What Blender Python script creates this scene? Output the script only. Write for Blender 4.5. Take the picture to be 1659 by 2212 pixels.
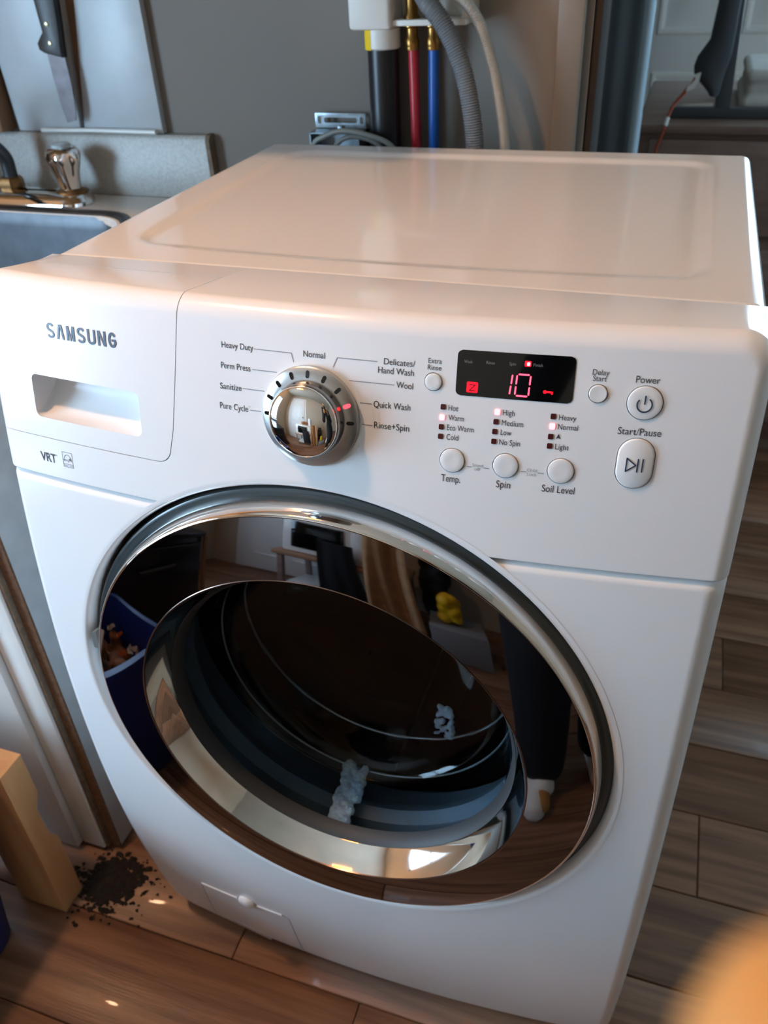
import bpy, bmesh, math, random
from mathutils import Vector, Matrix
from math import sin, cos, pi, sqrt, radians, hypot, atan2

for o in list(bpy.data.objects): bpy.data.objects.remove(o)
scene = bpy.context.scene
COL = scene.collection
rnd = random.Random(7)

# ------------------------------------------------------------------ camera
CAM = Vector((0.25987, -0.55929, 1.29192))
CR = Matrix(((0.94726, -0.15087, 0.28272), (0.31757, 0.56003, -0.76519), (-0.04288, 0.81462, 0.57841)))
cam_d = bpy.data.cameras.new('camera'); cam = bpy.data.objects.new('camera', cam_d); COL.objects.link(cam)
cam.location = CAM; cam.rotation_euler = (0.95337, 0.0429, 0.32348)
cam_d.sensor_fit = 'HORIZONTAL'; cam_d.sensor_width = 36.0; cam_d.lens = 36.0 * 1763.81 / 1659.0
cam_d.clip_start = 0.01; cam_d.clip_end = 50
cam_d.dof.use_dof = True; cam_d.dof.focus_distance = 0.69; cam_d.dof.aperture_fstop = 11.0
scene.camera = cam
# ------------------------------------------------------------------ world, exposure
world = bpy.data.worlds.new('world'); scene.world = world; world.use_nodes = True
world.node_tree.nodes['Background'].inputs[0].default_value = (0.55, 0.72, 1.0, 1)
world.node_tree.nodes['Background'].inputs[1].default_value = 0.6
vs = scene.view_settings
vs.view_transform = 'Standard'; vs.look = 'None'; vs.gamma = 1.0; vs.exposure = 0.0; vs.use_curve_mapping = False
WIN_L = 28.0      # daylight at the window over the left-hand units
WIN_F = 11.0      # daylight at the far room's window and the added fill window
LAMP_W = 49.0    # warm ceiling lamp
DAY = (0.48, 0.74, 1.0)

# ------------------------------------------------------------------ helpers
def lin(c):
    return tuple((v/12.92 if v <= .04045 else ((v+.055)/1.055)**2.4) for v in (c[0]/255, c[1]/255, c[2]/255))
MATS = {}
def mat(name, col, rough=.5, metal=0, noise=0, nscale=20, bump=0, bscale=80, coat=0, trans=0, ior=1.45, emit=None, estr=0, spec=.5, col2=None, stretch=(1,1,1), sss=0, objrand=0, aniso=0, detail=6, alpha=1):
    m = bpy.data.materials.new(name); m.use_nodes = True
    nt = m.node_tree; b = nt.nodes['Principled BSDF']
    c = lin(col); b.inputs['Base Color'].default_value = (*c, 1)
    b.inputs['Roughness'].default_value = rough; b.inputs['Metallic'].default_value = metal
    b.inputs['IOR'].default_value = ior; b.inputs['Specular IOR Level'].default_value = spec
    b.inputs['Coat Weight'].default_value = coat; b.inputs['Coat Roughness'].default_value = .04
    b.inputs['Transmission Weight'].default_value = trans
    b.inputs['Subsurface Weight'].default_value = sss
    if sss: b.inputs['Subsurface Radius'].default_value = (.012, .004, .002)
    if emit: b.inputs['Emission Color'].default_value = (*lin(emit), 1); b.inputs['Emission Strength'].default_value = estr
    tc = mp = None
    if noise or bump or col2:
        tc = nt.nodes.new('ShaderNodeTexCoord'); mp = nt.nodes.new('ShaderNodeMapping')
        mp.inputs['Scale'].default_value = stretch
        nt.links.new(tc.outputs['Object'], mp.inputs['Vector'])
        if objrand:
            oi = nt.nodes.new('ShaderNodeObjectInfo'); mu = nt.nodes.new('ShaderNodeMath'); mu.operation = 'MULTIPLY'; mu.inputs[1].default_value = 37.0
            nt.links.new(oi.outputs['Random'], mu.inputs[0])
            cx = nt.nodes.new('ShaderNodeCombineXYZ'); nt.links.new(mu.outputs[0], cx.inputs[0]); nt.links.new(mu.outputs[0], cx.inputs[1])
            nt.links.new(cx.outputs[0], mp.inputs['Location'])
    if noise or col2:
        n = nt.nodes.new('ShaderNodeTexNoise'); n.inputs['Scale'].default_value = nscale; n.inputs['Detail'].default_value = detail
        nt.links.new(mp.outputs[0], n.inputs['Vector'])
        rp = nt.nodes.new('ShaderNodeValToRGB')
        e = rp.color_ramp.elements
        e[0].position = .32; e[1].position = .68
        if col2: e[0].color = (*c, 1); e[1].color = (*lin(col2), 1)
        else:
            e[0].color = (*[v*(1-noise) for v in c], 1); e[1].color = (*[min(1, v*(1+noise*.6)) for v in c], 1)
        nt.links.new(n.outputs['Fac'], rp.inputs[0])
        out = rp.outputs[0]
        if objrand:
            hs = nt.nodes.new('ShaderNodeHueSaturation'); mr = nt.nodes.new('ShaderNodeMapRange')
            mr.inputs['To Min'].default_value = 1-objrand; mr.inputs['To Max'].default_value = 1+objrand
            nt.links.new(oi.outputs['Random'], mr.inputs['Value']); nt.links.new(mr.outputs[0], hs.inputs['Value'])
            nt.links.new(out, hs.inputs['Color']); out = hs.outputs[0]
        nt.links.new(out, b.inputs['Base Color'])
    if bump:
        n2 = nt.nodes.new('ShaderNodeTexNoise'); n2.inputs['Scale'].default_value = bscale; n2.inputs['Detail'].default_value = 4
        nt.links.new(mp.outputs[0], n2.inputs['Vector'])
        bp = nt.nodes.new('ShaderNodeBump'); bp.inputs['Strength'].default_value = bump; bp.inputs['Distance'].default_value = .002
        nt.links.new(n2.outputs['Fac'], bp.inputs['Height']); nt.links.new(bp.outputs[0], b.inputs['Normal'])
    MATS[name] = m
    return m
def emitmat(name, col, s):
    m = bpy.data.materials.new(name); m.use_nodes = True; nt = m.node_tree
    nt.nodes.remove(nt.nodes['Principled BSDF']); e = nt.nodes.new('ShaderNodeEmission')
    e.inputs[0].default_value = (*col, 1); e.inputs[1].default_value = s
    nt.links.new(e.outputs[0], nt.nodes['Material Output'].inputs[0]); MATS[name] = m
    return m

def link(name, me, m=None, parent=None, **props):
    o = bpy.data.objects.new(name, me); COL.objects.link(o)
    if m is not None and me is not None:
        me.materials.clear(); me.materials.append(m if not isinstance(m, str) else MATS[m])
    if parent is not None:
        o.parent = parent
        o.matrix_parent_inverse = Matrix.Translation(-parent.location) if parent.type == 'EMPTY' else Matrix()
    for k, v in props.items(): o[k] = v
    return o
def thing(name, label, cat, loc, group=None):
    o = bpy.data.objects.new(name, None); COL.objects.link(o); o.location = loc; o.empty_display_size = .05
    o['label'] = label; o['category'] = cat
    if group: o['group'] = group
    return o
def pyd(name, v, f, smooth=True, sharp=40):
    me = bpy.data.meshes.new(name); me.from_pydata([tuple(p) for p in v], [], f); me.validate(); me.update()
    if smooth:
        me.polygons.foreach_set('use_smooth', [True]*len(me.polygons))
        me.set_sharp_from_angle(angle=radians(sharp))
    return me
def bm_me(bm, name, smooth=True, sharp=40):
    me = bpy.data.meshes.new(name); bmesh.ops.recalc_face_normals(bm, faces=bm.faces[:]); bm.to_mesh(me); bm.free()
    if smooth:
        me.polygons.foreach_set('use_smooth', [True]*len(me.polygons)); me.set_sharp_from_angle(angle=radians(sharp))
    return me
def add_box(bm, lo, hi, M=None, bev=0, seg=2):
    c = [(a+b)/2 for a, b in zip(lo, hi)]; s = [b-a for a, b in zip(lo, hi)]
    T = Matrix.Translation(c) @ Matrix.Diagonal((*s, 1))
    if M is not None: T = M @ T
    r = bmesh.ops.create_cube(bm, size=1, matrix=T)
    if bev:
        es = list({e for v in r['verts'] for e in v.link_edges})
        bmesh.ops.bevel(bm, geom=es, offset=bev, segments=seg, profile=.5, affect='EDGES', clamp_overlap=True)
def box(lo, hi, bev=0, seg=2, M=None, name='m'):
    bm = bmesh.new(); add_box(bm, lo, hi, M, bev, seg); return bm_me(bm, name, sharp=45)
def boxes(lst, name='m', bev=0, M=None):
    bm = bmesh.new()
    for lo, hi in lst: add_box(bm, lo, hi, M, bev)
    return bm_me(bm, name, sharp=45)
def frame_from(n, up=Vector((0,0,1))):
    n = Vector(n).normalized(); x = up.cross(n)
    if x.length < 1e-4: x = Vector((1,0,0))
    x.normalize(); y = n.cross(x); return x, y, n
def lathe(prof, org, axis, n=96, up=Vector((0,0,1)), lobes=None, close=False, name='m', sharp=35):
    """profile of (radius, height along axis)"""
    x, y, a = frame_from(axis, up); org = Vector(org); V = []; Fc = []
    for r, h in prof:
        for i in range(n):
            t = 2*pi*i/n; rr = r*(lobes(t, h) if lobes else 1)
            V.append(org + x*(rr*cos(t)) + y*(rr*sin(t)) + a*h)
    m = len(prof)
    for j in range(m-1):
        for i in range(n):
            k = (i+1) % n
            Fc.append((j*n+i, j*n+k, (j+1)*n+k, (j+1)*n+i))
    if close:
        for i in range(n):
            k = (i+1) % n; Fc.append(((m-1)*n+i, (m-1)*n+k, k, i))
    else:
        if prof[0][0] < 2e-3 or close is None: Fc.append(tuple(range(n-1, -1, -1)))
        if prof[-1][0] < 2e-3 or close is None: Fc.append(tuple((m-1)*n+i for i in range(n)))
    me = pyd(name, V, Fc, True, sharp)
    return fixn(me, sharp)
def fixn(me, sharp=35):
    bm = bmesh.new(); bm.from_mesh(me); bmesh.ops.recalc_face_normals(bm, faces=bm.faces[:]); bm.to_mesh(me); bm.free()
    me.polygons.foreach_set('use_smooth', [True]*len(me.polygons)); me.set_sharp_from_angle(angle=radians(sharp))
    return me
def spline(P, n=8):
    P = [Vector(p) for p in P]; out = []
    for i in range(len(P)-1):
        p0 = P[max(i-1,0)]; p1 = P[i]; p2 = P[i+1]; p3 = P[min(i+2,len(P)-1)]
        for k in range(n):
            t = k/n
            out.append(.5*((2*p1)+(p2-p0)*t+(2*p0-5*p1+4*p2-p3)*t*t+(3*p1-p0-3*p2+p3)*t**3))
    out.append(P[-1]); return out
def add_tube(bm, P, R, n=16, cap=True, ridges=None):
    P = [Vector(p) for p in P]; rings = []; px = None
    for i, p in enumerate(P):
        t = (P[min(i+1,len(P)-1)] - P[max(i-1,0)]).normalized()
        if px is None:
            px = t.orthogonal().normalized()
        px = (px - t*px.dot(t)).normalized(); py = t.cross(px)
        r = R[i] if isinstance(R, (list, tuple)) else R
        rings.append([bm.verts.new(p + px*(r*cos(2*pi*k/n)) + py*(r*sin(2*pi*k/n))) for k in range(n)])
    for a, b in zip(rings, rings[1:]):
        for k in range(n): bm.faces.new((a[k], a[(k+1)%n], b[(k+1)%n], b[k]))
    if cap:
        bm.faces.new(rings[0][::-1]); bm.faces.new(rings[-1])
def tube(P, R, n=16, name='m', sm=0, sharp=50):
    bm = bmesh.new()
    if sm: P = spline(P, sm)
    add_tube(bm, P, R, n); return bm_me(bm, name, sharp=sharp)
def capsule(bm, a, b, ra, rb, n=14):
    a, b = Vector(a), Vector(b); d = (b-a); L = d.length; t = d.normalized() if L > 1e-6 else Vector((0,0,1))
    P = []; R = []
    for k in range(1, 7):
        th = pi/2*k/6; P.append(a - t*(ra*cos(th))); R.append(max(ra*sin(th), 1e-4))
    for k in range(0, 6):
        th = pi/2*k/6; P.append(b + t*(rb*sin(th))); R.append(max(rb*cos(th), 1e-4))
    add_tube(bm, P, R, n)
def prism(outline, axis, a, b, bev=0, name='m'):
    """2D outline extruded along an axis; axis 'y': outline is (x,z), 'z': (x,y), 'x': (y,z)"""
    bm = bmesh.new()
    def P(u, v, w): return {'y': (u, w, v), 'z': (u, v, w), 'x': (w, u, v)}[axis]
    lo = [bm.verts.new(P(u, v, a)) for u, v in outline]; hi = [bm.verts.new(P(u, v, b)) for u, v in outline]
    n = len(outline)
    f1 = bm.faces.new(lo); f2 = bm.faces.new(hi[::-1])
    for i in range(n): bm.faces.new((lo[i], hi[i], hi[(i+1)%n], lo[(i+1)%n]))
    bmesh.ops.recalc_face_normals(bm, faces=bm.faces[:])
    if bev: bmesh.ops.bevel(bm, geom=list({e for f in (f1, f2) for e in f.edges}), offset=bev, segments=2, profile=.5, affect='EDGES')
    return bm_me(bm, name)
def rrect(x0, x1, y0, y1, r, n=8):
    out = []
    for cx, cy, a0 in ((x1-r, y1-r, 0), (x0+r, y1-r, 90), (x0+r, y0+r, 180), (x1-r, y0+r, 270)):
        for k in range(n+1):
            a = radians(a0 + 90*k/n); out.append((cx+r*cos(a), cy+r*sin(a)))
    return out
def join_me(mes, name='m'):
    bm = bmesh.new()
    for me in mes: bm.from_mesh(me)
    return bm_me(bm, name)
def boolean(me, cutter, op='DIFFERENCE'):
    a = bpy.data.objects.new('a', me); b = bpy.data.objects.new('b', cutter); COL.objects.link(a); COL.objects.link(b)
    md = a.modifiers.new('b', 'BOOLEAN'); md.operation = op; md.object = b; md.solver = 'EXACT'
    bpy.context.view_layer.update()
    r = bpy.data.meshes.new_from_object(a.evaluated_get(bpy.context.evaluated_depsgraph_get()))
    bpy.data.objects.remove(a); bpy.data.objects.remove(b)
    return r
def remesh(me, vox, smooth=2):
    a = bpy.data.objects.new('a', me); COL.objects.link(a)
    md = a.modifiers.new('r', 'REMESH'); md.mode = 'VOXEL'; md.voxel_size = vox; md.use_smooth_shade = True
    if smooth:
        s = a.modifiers.new('s', 'SMOOTH'); s.factor = .5; s.iterations = smooth
    bpy.context.view_layer.update()
    r = bpy.data.meshes.new_from_object(a.evaluated_get(bpy.context.evaluated_depsgraph_get()))
    bpy.data.objects.remove(a)
    r.polygons.foreach_set('use_smooth', [True]*len(r.polygons))
    return r

# ------------------------------------------------------------------ materials
mat('enamel', (232, 232, 233), .22, coat=.4, spec=.5)
mat('enamel_top', (226, 223, 220), .2, coat=.4)
mat('button_white', (226, 226, 226), .28, coat=.3)
mat('grey_plastic', (62, 68, 70), .3, coat=.3)
mat('dark_gap', (25, 25, 26), .6)
mat('print', (56, 56, 62), .5)
mat('print_light', (150, 150, 152), .5)
mat('brand', (52, 60, 82), .35)
mat('chrome', (235, 232, 228), .05, 1)
mat('satin_silver', (192, 192, 190), .3, .85)
mat('dark_mirror', (120, 116, 118), .03, 1, spec=.5)
mat('black_glass', (8, 8, 9), .06, coat=.5)
mat('glass', (206, 218, 226), 0, trans=1, ior=1.22)
mat('rubber', (46, 48, 50), .55)
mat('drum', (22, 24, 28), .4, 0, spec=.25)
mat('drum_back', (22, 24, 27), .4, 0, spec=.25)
mat('led_off', (70, 12, 14), .25, coat=.5)
mat('led_on', (255, 60, 60), .4, emit=(255, 40, 50), estr=7)
mat('led_white', (255, 160, 160), .4, emit=(255, 110, 120), estr=4.5)
mat('segment', (255, 60, 80), .4, emit=(255, 60, 85), estr=5)
mat('segment_red', (230, 20, 40), .4, emit=(255, 15, 35), estr=1.6)
mat('display_text', (120, 120, 124), .5)
mat('suds', (225, 232, 238), .5, bump=.9, bscale=260, sss=.3)
mat('plank', (104, 72, 54), .42, col2=(150, 110, 84), nscale=9, stretch=(.35, 6, 1), bump=.25, bscale=60, objrand=.16, coat=.06)
mat('plank_gap', (22, 16, 13), .8)
mat('wall_taupe', (124, 115, 106), .75, noise=.05, nscale=3, bump=.12, bscale=220)
mat('wall_cream', (176, 164, 146), .8, noise=.05, nscale=2, bump=.1, bscale=200)
mat('ceiling', (188, 176, 160), .85, noise=.04, nscale=4)
mat('trim_taupe', (118, 108, 97), .5)
mat('white_paint', (222, 222, 220), .4, noise=.03, nscale=8)
mat('melamine', (178, 182, 184), .35, noise=.04, nscale=30, detail=2)
mat('cabinet_white', (228, 224, 218), .4, noise=.06, nscale=14)
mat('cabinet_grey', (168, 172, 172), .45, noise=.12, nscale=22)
mat('chipboard', (120, 84, 58), .8, col2=(86, 58, 38), nscale=120, bump=.4, bscale=300)
mat('laminate', (234, 230, 223), .28, col2=(222, 217, 210), nscale=260, detail=3)
mat('backsplash', (172, 168, 160), .35, col2=(156, 151, 143), nscale=240, detail=3)
mat('raw_edge', (118, 98, 78), .7, noise=.3, nscale=80)
mat('stainless', (92, 94, 98), .42, 1, noise=.12, nscale=40)
mat('pine', (222, 172, 120), .65, col2=(196, 142, 92), nscale=6, stretch=(4, 4, .35), bump=.2, bscale=60)
mat('dark_wood', (146, 122, 112), .5, col2=(124, 101, 92), nscale=8, stretch=(1, 6, 6))
mat('cab_wood', (182, 140, 92), .45, col2=(156, 112, 66), nscale=7, stretch=(5, 5, .5))
mat('blue_plastic', (24, 46, 110), .38)
mat('black_pipe', (18, 18, 22), .35)
mat('red_pex', (176, 38, 46), .35)
mat('blue_pex', (20, 82, 160), .35)
mat('brass', (150, 112, 60), .32, 1)
mat('white_plastic', (214, 210, 202), .4)
mat('yellow', (232, 190, 24), .5)
mat('hose_grey', (116, 119, 123), .4)
mat('braid', (176, 170, 160), .35, .7, bump=.6, bscale=900)
mat('galvanised', (150, 160, 166), .4, .8, noise=.2, nscale=90)
mat('cable', (128, 128, 122), .5)
mat('blade', (104, 96, 98), .5, .6, noise=.25, nscale=60)
mat('knife_handle', (36, 28, 22), .4, noise=.5, nscale=40)
mat('rivet', (230, 220, 180), .3, .6)
mat('black_matte', (16, 16, 18), .7)
mat('navy_dark', (16, 18, 28), .3, coat=.2)
mat('tan_edge', (150, 112, 84), .6)
mat('white_gloss', (220, 218, 212), .25)
mat('black_cloth', (14, 15, 20), .9, bump=.3, bscale=300)
mat('tan_cloth', (176, 136, 98), .9, noise=.2, nscale=18, bump=.4, bscale=160)
mat('bread', (150, 92, 50), .7, noise=.3, nscale=20)
mat('skin', (182, 128, 66), .5, sss=.25, noise=.05, nscale=60)
mat('hair', (48, 34, 26), .6, bump=.5, bscale=400)
mat('shoe_white', (224, 220, 212), .6)
mat('sole', (200, 196, 186), .7)
mat('orange_scrap', (206, 96, 36), .6, noise=.3, nscale=60)
mat('pale_scrap', (206, 180, 150), .7, noise=.2, nscale=60)
mat('brown_scrap', (110, 74, 44), .8, noise=.4, nscale=60)
mat('cardboard', (168, 148, 130), .8)
mat('white_cloth', (196, 192, 186), .9, noise=.1, nscale=12)
mat('orange_cord', (150, 62, 34), .5)
mat('amber_shade', (255, 196, 110), .5, emit=(255, 170, 70), estr=1.5)
mat('grey_fabric', (130, 134, 138), .9)
emitmat('bulb', (1.0, .72, .38), 30)
emitmat('sky_left', DAY, WIN_L)
emitmat('sky_far', (.48, .76, 1.0), WIN_F)

# ================================================================== THE ROOM
def struct(name, me, m, parent=None, **p):
    o = link(name, me, m, parent, **p)
    if parent is None: o['kind'] = 'structure'
    return o
XL, XR, YF, YB, YFAR, ZC = -1.75, 2.2, -2.3, 0.8, 3.3, 2.4
# floor: sub-base and one mesh for each plank
fl = struct('floor', box((XL-.1, YF-.1, -.06), (XR+.1, YFAR+.1, -.012)), 'plank_gap')
rows = []
PW = .157; y0 = .42 - PW*20
y = y0
joints = {.263: .46, -.051: -.22, -.208: -.007}
k = 0
while y < YFAR:
    if y + PW > YF:
        jx = next((v for kk, v in joints.items() if abs(kk-y) < .02), None)
        base = jx if jx is not None else rnd.uniform(-1.0, .2)
        xs = [base + 1.22*i for i in range(-3, 5)]
        for a, b in zip(xs, xs[1:]):
            a2, b2 = max(a, XL), min(b, XR); yl, yh = max(y, YF), min(y+PW, YFAR)
            if b2-a2 < .03 or yh-yl < .02: continue
            struct('plank', box((a2+.0006, yl+.0008, -.012), (b2-.0006, yh-.0008, rnd.uniform(-.0006, 0)), .0016, 1), 'plank', fl)
    y += PW
WT = .12
struct('wall_back', box((XL, YB, 0), (.11, YB+WT, ZC)), 'wall_taupe')
struct('wall_far', boxes([((XL, YFAR, 0), (.75, YFAR+WT, ZC)), ((2.0, YFAR, 0), (XR, YFAR+WT, ZC)), ((.75, YFAR, 0), (2.0, YFAR+WT, .35)), ((.75, YFAR, 1.95), (2.0, YFAR+WT, ZC))]), 'wall_taupe')
struct('wall_right', boxes([((XR, YF, 0), (XR+WT, .95, ZC)), ((XR, 1.6, 0), (XR+WT, YFAR, ZC)), ((XR, .95, 0), (XR+WT, 1.6, .9)), ((XR, .95, 1.9), (XR+WT, 1.6, ZC))]), 'wall_cream')
struct('wall_front', box((XL, YF-WT, 0), (XR, YF, ZC)), 'wall_cream')
WY0, WY1, WZ0, WZ1 = -1.35, -.4, .62, 1.7
struct('wall_left', boxes([((XL-WT, YF, 0), (XL, WY0, ZC)), ((XL-WT, WY1, 0), (XL, YFAR, ZC)), ((XL-WT, WY0, 0), (XL, WY1, WZ0)), ((XL-WT, WY0, WZ1), (XL, WY1, ZC))]), 'wall_cream')
struct('ceiling', box((XL-WT, YF-WT, ZC), (XR+WT, YFAR+WT, ZC+.1)), 'ceiling')
# windows (daylight panes; the last one is added fill light)
w1 = struct('window_1', boxes([((XL-.07, WY0, WZ0), (XL-.02, WY0+.05, WZ1)), ((XL-.07, WY1-.05, WZ0), (XL-.02, WY1, WZ1)), ((XL-.07, WY0, WZ0), (XL-.02, WY1, WZ0+.05)), ((XL-.07, WY0, WZ1-.05), (XL-.02, WY1, WZ1)), ((XL-.065, WY0, 1.15), (XL-.02, WY1, 1.19))]), 'white_paint')
for za, zb in ((WZ0+.04, 1.16), (1.18, WZ1-.04)):
    link('pane', box((XL-.058, WY0+.04, za), (XL-.05, WY1-.04, zb)), 'sky_left', w1)
link('window_sill', box((XL-.01, WY0-.04, WZ0-.03), (XL+.05, WY1+.04, WZ0), .006), 'white_paint', w1)
w2 = struct('window_2', boxes([((.75, YFAR+.02, .35), (.81, YFAR+.07, 1.95)), ((1.94, YFAR+.02, .35), (2.0, YFAR+.07, 1.95)), ((.75, YFAR+.02, .35), (2.0, YFAR+.07, .41)), ((.75, YFAR+.02, 1.89), (2.0, YFAR+.07, 1.95)), ((1.36, YFAR+.02, .35), (1.4, YFAR+.07, 1.95))]), 'white_paint')
for xa, xb in ((.8, 1.37), (1.39, 1.95)):
    link('pane', box((xa, YFAR+.045, .4), (xb, YFAR+.055, 1.9)), 'sky_far', w2)
w3 = struct('fill_window', boxes([((XR+.02, .95, .9), (XR+.07, 1.0, 1.9)), ((XR+.02, 1.55, .9), (XR+.07, 1.6, 1.9)), ((XR+.02, .95, .9), (XR+.07, 1.6, .95)), ((XR+.02, .95, 1.85), (XR+.07, 1.6, 1.9))]), 'white_paint')  # added unseen window, lights the dresser, pole and right-hand floor
link('pane', box((XR+.045, .99, .94), (XR+.055, 1.56, 1.86)), 'sky_far', w3)
# end of the back wall: casing and jamb
struct('trim_1', box((.062, YB-.016, 0), (.1, YB, ZC-.1), .003), 'trim_taupe')
struct('trim_2', box((.11, YB+.005, 0), (.122, YB+WT-.005, ZC-.1), .002), mat('trim_brown', (58, 50, 45), .95, spec=.1))
struct('baseboard_back', box((-.49, YB-.014, 0), (.06, YB, .09), .003), 'white_paint')

def panel_door(name, x0, x1, y, ydir, z1, m='white_paint'):
    """six panel door standing against a wall; ydir = +1/-1 the way it faces"""
    d = struct(name, box((x0, min(y, y+ydir*.035), .01), (x1, max(y, y+ydir*.035), z1), .003), m)
    w = x1-x0; cols = ((x0+.1*w/.76, x0+w/2-.045), (x0+w/2+.045, x1-.1*w/.76))
    for za, zb in ((.2, .78), (.93, 1.5), (1.62, z1-.12)):
        for xa, xb in cols:
            bm = bmesh.new(); yy = y+ydir*.035
            # sunk moulding frame and raised field
            o = [(xa, za), (xb, za), (xb, zb), (xa, zb)]
            def ring(d_, h): return [bm.verts.new((u+(d_ if i in (0, 3) else -d_), yy+ydir*h, v+(d_ if i in (0, 1) else -d_))) for i, (u, v) in enumerate(o)]
            R = [ring(-.012, .0005), ring(-.006, .006), ring(.004, .006), ring(.016, .001), ring(.03, .001), ring(.05, .007)]
            for a, b in zip(R, R[1:]):
                for i in range(4): bm.faces.new((a[i], a[(i+1)%4], b[(i+1)%4], b[i]))
            bm.faces.new(R[-1])
            link('door_panel', bm_me(bm, 'm', sharp=20), m, d)
    kn = lathe([(.026, 0), (.026, .006), (.01, .012), (.01, .035), (.024, .045), (.028, .058), (.02, .07), (.001, .073)], (x1-.07, yy, .98), (0, ydir, 0), 24)
    link('door_knob', kn, 'brass', d)
    for a, b in (((x0-.08, .0), (x0-.005, z1+.08)), ((x1+.005, .0), (x1+.08, z1+.08)), ((x0-.005, z1+.008), (x1+.005, z1+.08))):
        link('casing', box((a[0], min(y, y+ydir*.02), a[1]), (b[0], max(y, y+ydir*.02), b[1]), .004), m, d)
    return d
panel_door('door_1', -1.42, -.66, YF, 1, 2.02)
panel_door('door_2', .0, .72, YFAR, -1, 2.0)
# round pole in the opening
link('tension_pole', lathe([(.001, .0), (.02, .0), (.02, .012), (.0118, .02), (.0118, 2.37), (.02, 2.385), (.02, 2.4), (.001, 2.4)], (.1405, 1.6, 0), (0, 0, 1), 28), mat('pole_blue', (196, 222, 240), .5), None, label='pale blue round pole standing in the opening left of the dresser', category='pole')

# ================================================================== WASHING MACHINE
W, H, D = .343, 1.0366, .6653
BOW, BZ, ZS, ZB = .02334, .05202, .8669, .0234
KT, ZT = 0.0, 2.0
HP = 1.0548      # top of the control panel's front edge
ZD, YD, TILT = .6014, -.0519, .0466
def Fy(x, z):
    return -BOW*(1-(x/W)**2) - BZ*(1-((z-.5)/.47)**2) + (KT*(z-ZT)**2 if z > ZT else 0)
def Fn(x, z):
    dx = 2*BOW*x/W**2; dz = 2*BZ*(z-.5)/.47**2 + (2*KT*(z-ZT) if z > ZT else 0)
    return Vector((dx, -1, dz)).normalized()
def ed(d, r):
    if d >= r: return 0.0
    d = max(d, 0); return r - sqrt(max(r*r-(r-d)**2, 0))
RIMA, RIMB = 14, 8
DN = Vector((0, -cos(TILT), sin(TILT))); DU = Vector((0, sin(TILT), cos(TILT))); DO = Vector((.003, YD, ZD)) + DU*.0186 + DN*.015
def edge_steps(rc, r, n=8):
    """distances from the border, outermost 0, graded for a rounding of radius r, up to rc"""
    out = [r*(1-sin(pi/2*k/n)) for k in range(n, -1, -1)]
    if rc > r*1.02: out += [r+(rc-r)*k/4 for k in range(1, 5)]
    return out
def face_solid(z0, z1, rc, r, rounded, lip, yb, nx, nz, extra_z=()):
    """front skin with rounded sides; 'rounded' is 'top' or 'bottom': that border and its corners are rounded, the other is the seam with a lip radius"""
    st = edge_steps(rc, r)
    xs = [-W+d for d in st]; xi = W-rc
    xs += [-xi+2*xi*k/nx for k in range(1, nx)]; xs += [W-d for d in reversed(st)]
    ls = [0, lip*.08, lip*.3, lip*.65, lip]
    if rounded == 'top':
        zs = [z0+d for d in ls] + [z0+lip+(z1-rc-z0-lip)*k/nz for k in range(1, nz)] + [z1-d for d in reversed(st)]
    else:
        zs = [z0+d for d in st] + [z0+rc+(z1-lip-z0-rc)*k/nz for k in range(1, nz)] + [z1-d for d in reversed(ls)]
    V = []; 
    for z in zs:
        for x in xs:
            dx = W-abs(x); dzr = (z1-z) if rounded == 'top' else (z-z0); dzs = (z-z0) if rounded == 'top' else (z1-z)
            xm, zm = x, z; d = min(dx, dzr)
            if dx < rc and dzr < rc:
                u, v = 1-dx/rc, 1-dzr/rc
                uu, vv = u*sqrt(1-v*v/2), v*sqrt(1-u*u/2)
                d = rc*(1-hypot(uu, vv))
                xm = math.copysign(W-rc+uu*rc, x); zm = (z1-rc+vv*rc) if rounded == 'top' else (z0+rc-vv*rc)
            V.append((xm, Fy(xm, zm)+ed(d, r)+ed(dzs, lip), zm))
    nX = len(xs); nZ = len(zs); Fc = []
    for j in range(nZ-1):
        for i in range(nX-1): Fc.append((j*nX+i, j*nX+i+1, (j+1)*nX+i+1, (j+1)*nX+i))
    loop = [i for i in range(nX)] + [j*nX+nX-1 for j in range(1, nZ)] + [(nZ-1)*nX+i for i in range(nX-2, -1, -1)] + [j*nX for j in range(nZ-2, 0, -1)]
    b0 = len(V)
    for i in loop: V.append((V[i][0], yb, min(V[i][2], H)))
    L = len(loop)
    for i in range(L):
        k2 = (i+1) % L; Fc.append((loop[i], b0+i, b0+k2, loop[k2]))
    Fc.append(tuple(b0+i for i in range(L-1, -1, -1)))
    return fixn(pyd('m', V, Fc), 40)
def front_normals(me):
    """keep the analytic normals of the bowed front on the pieces cut out of it"""
    me.polygons.foreach_set('use_smooth', [True]*len(me.polygons)); me.set_sharp_from_angle(angle=radians(35))
    ns = [(0, 0, 0)]*len(me.loops)
    for p in me.polygons:
        for li in p.loop_indices:
            co = me.vertices[me.loops[li].vertex_index].co
            if abs(co.y-Fy(co.x, co.z)) < 3e-5:
                n = Fn(co.x, co.z)
                if p.normal.dot(n) > .8: ns[li] = tuple(n)
    me.normals_split_custom_set(ns); return me
def surf_lathe(prof, x, z, n=40, name='m'):
    nn = Fn(x, z); return lathe(prof, (x, Fy(x, z), z), nn, n, name=name)
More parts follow.
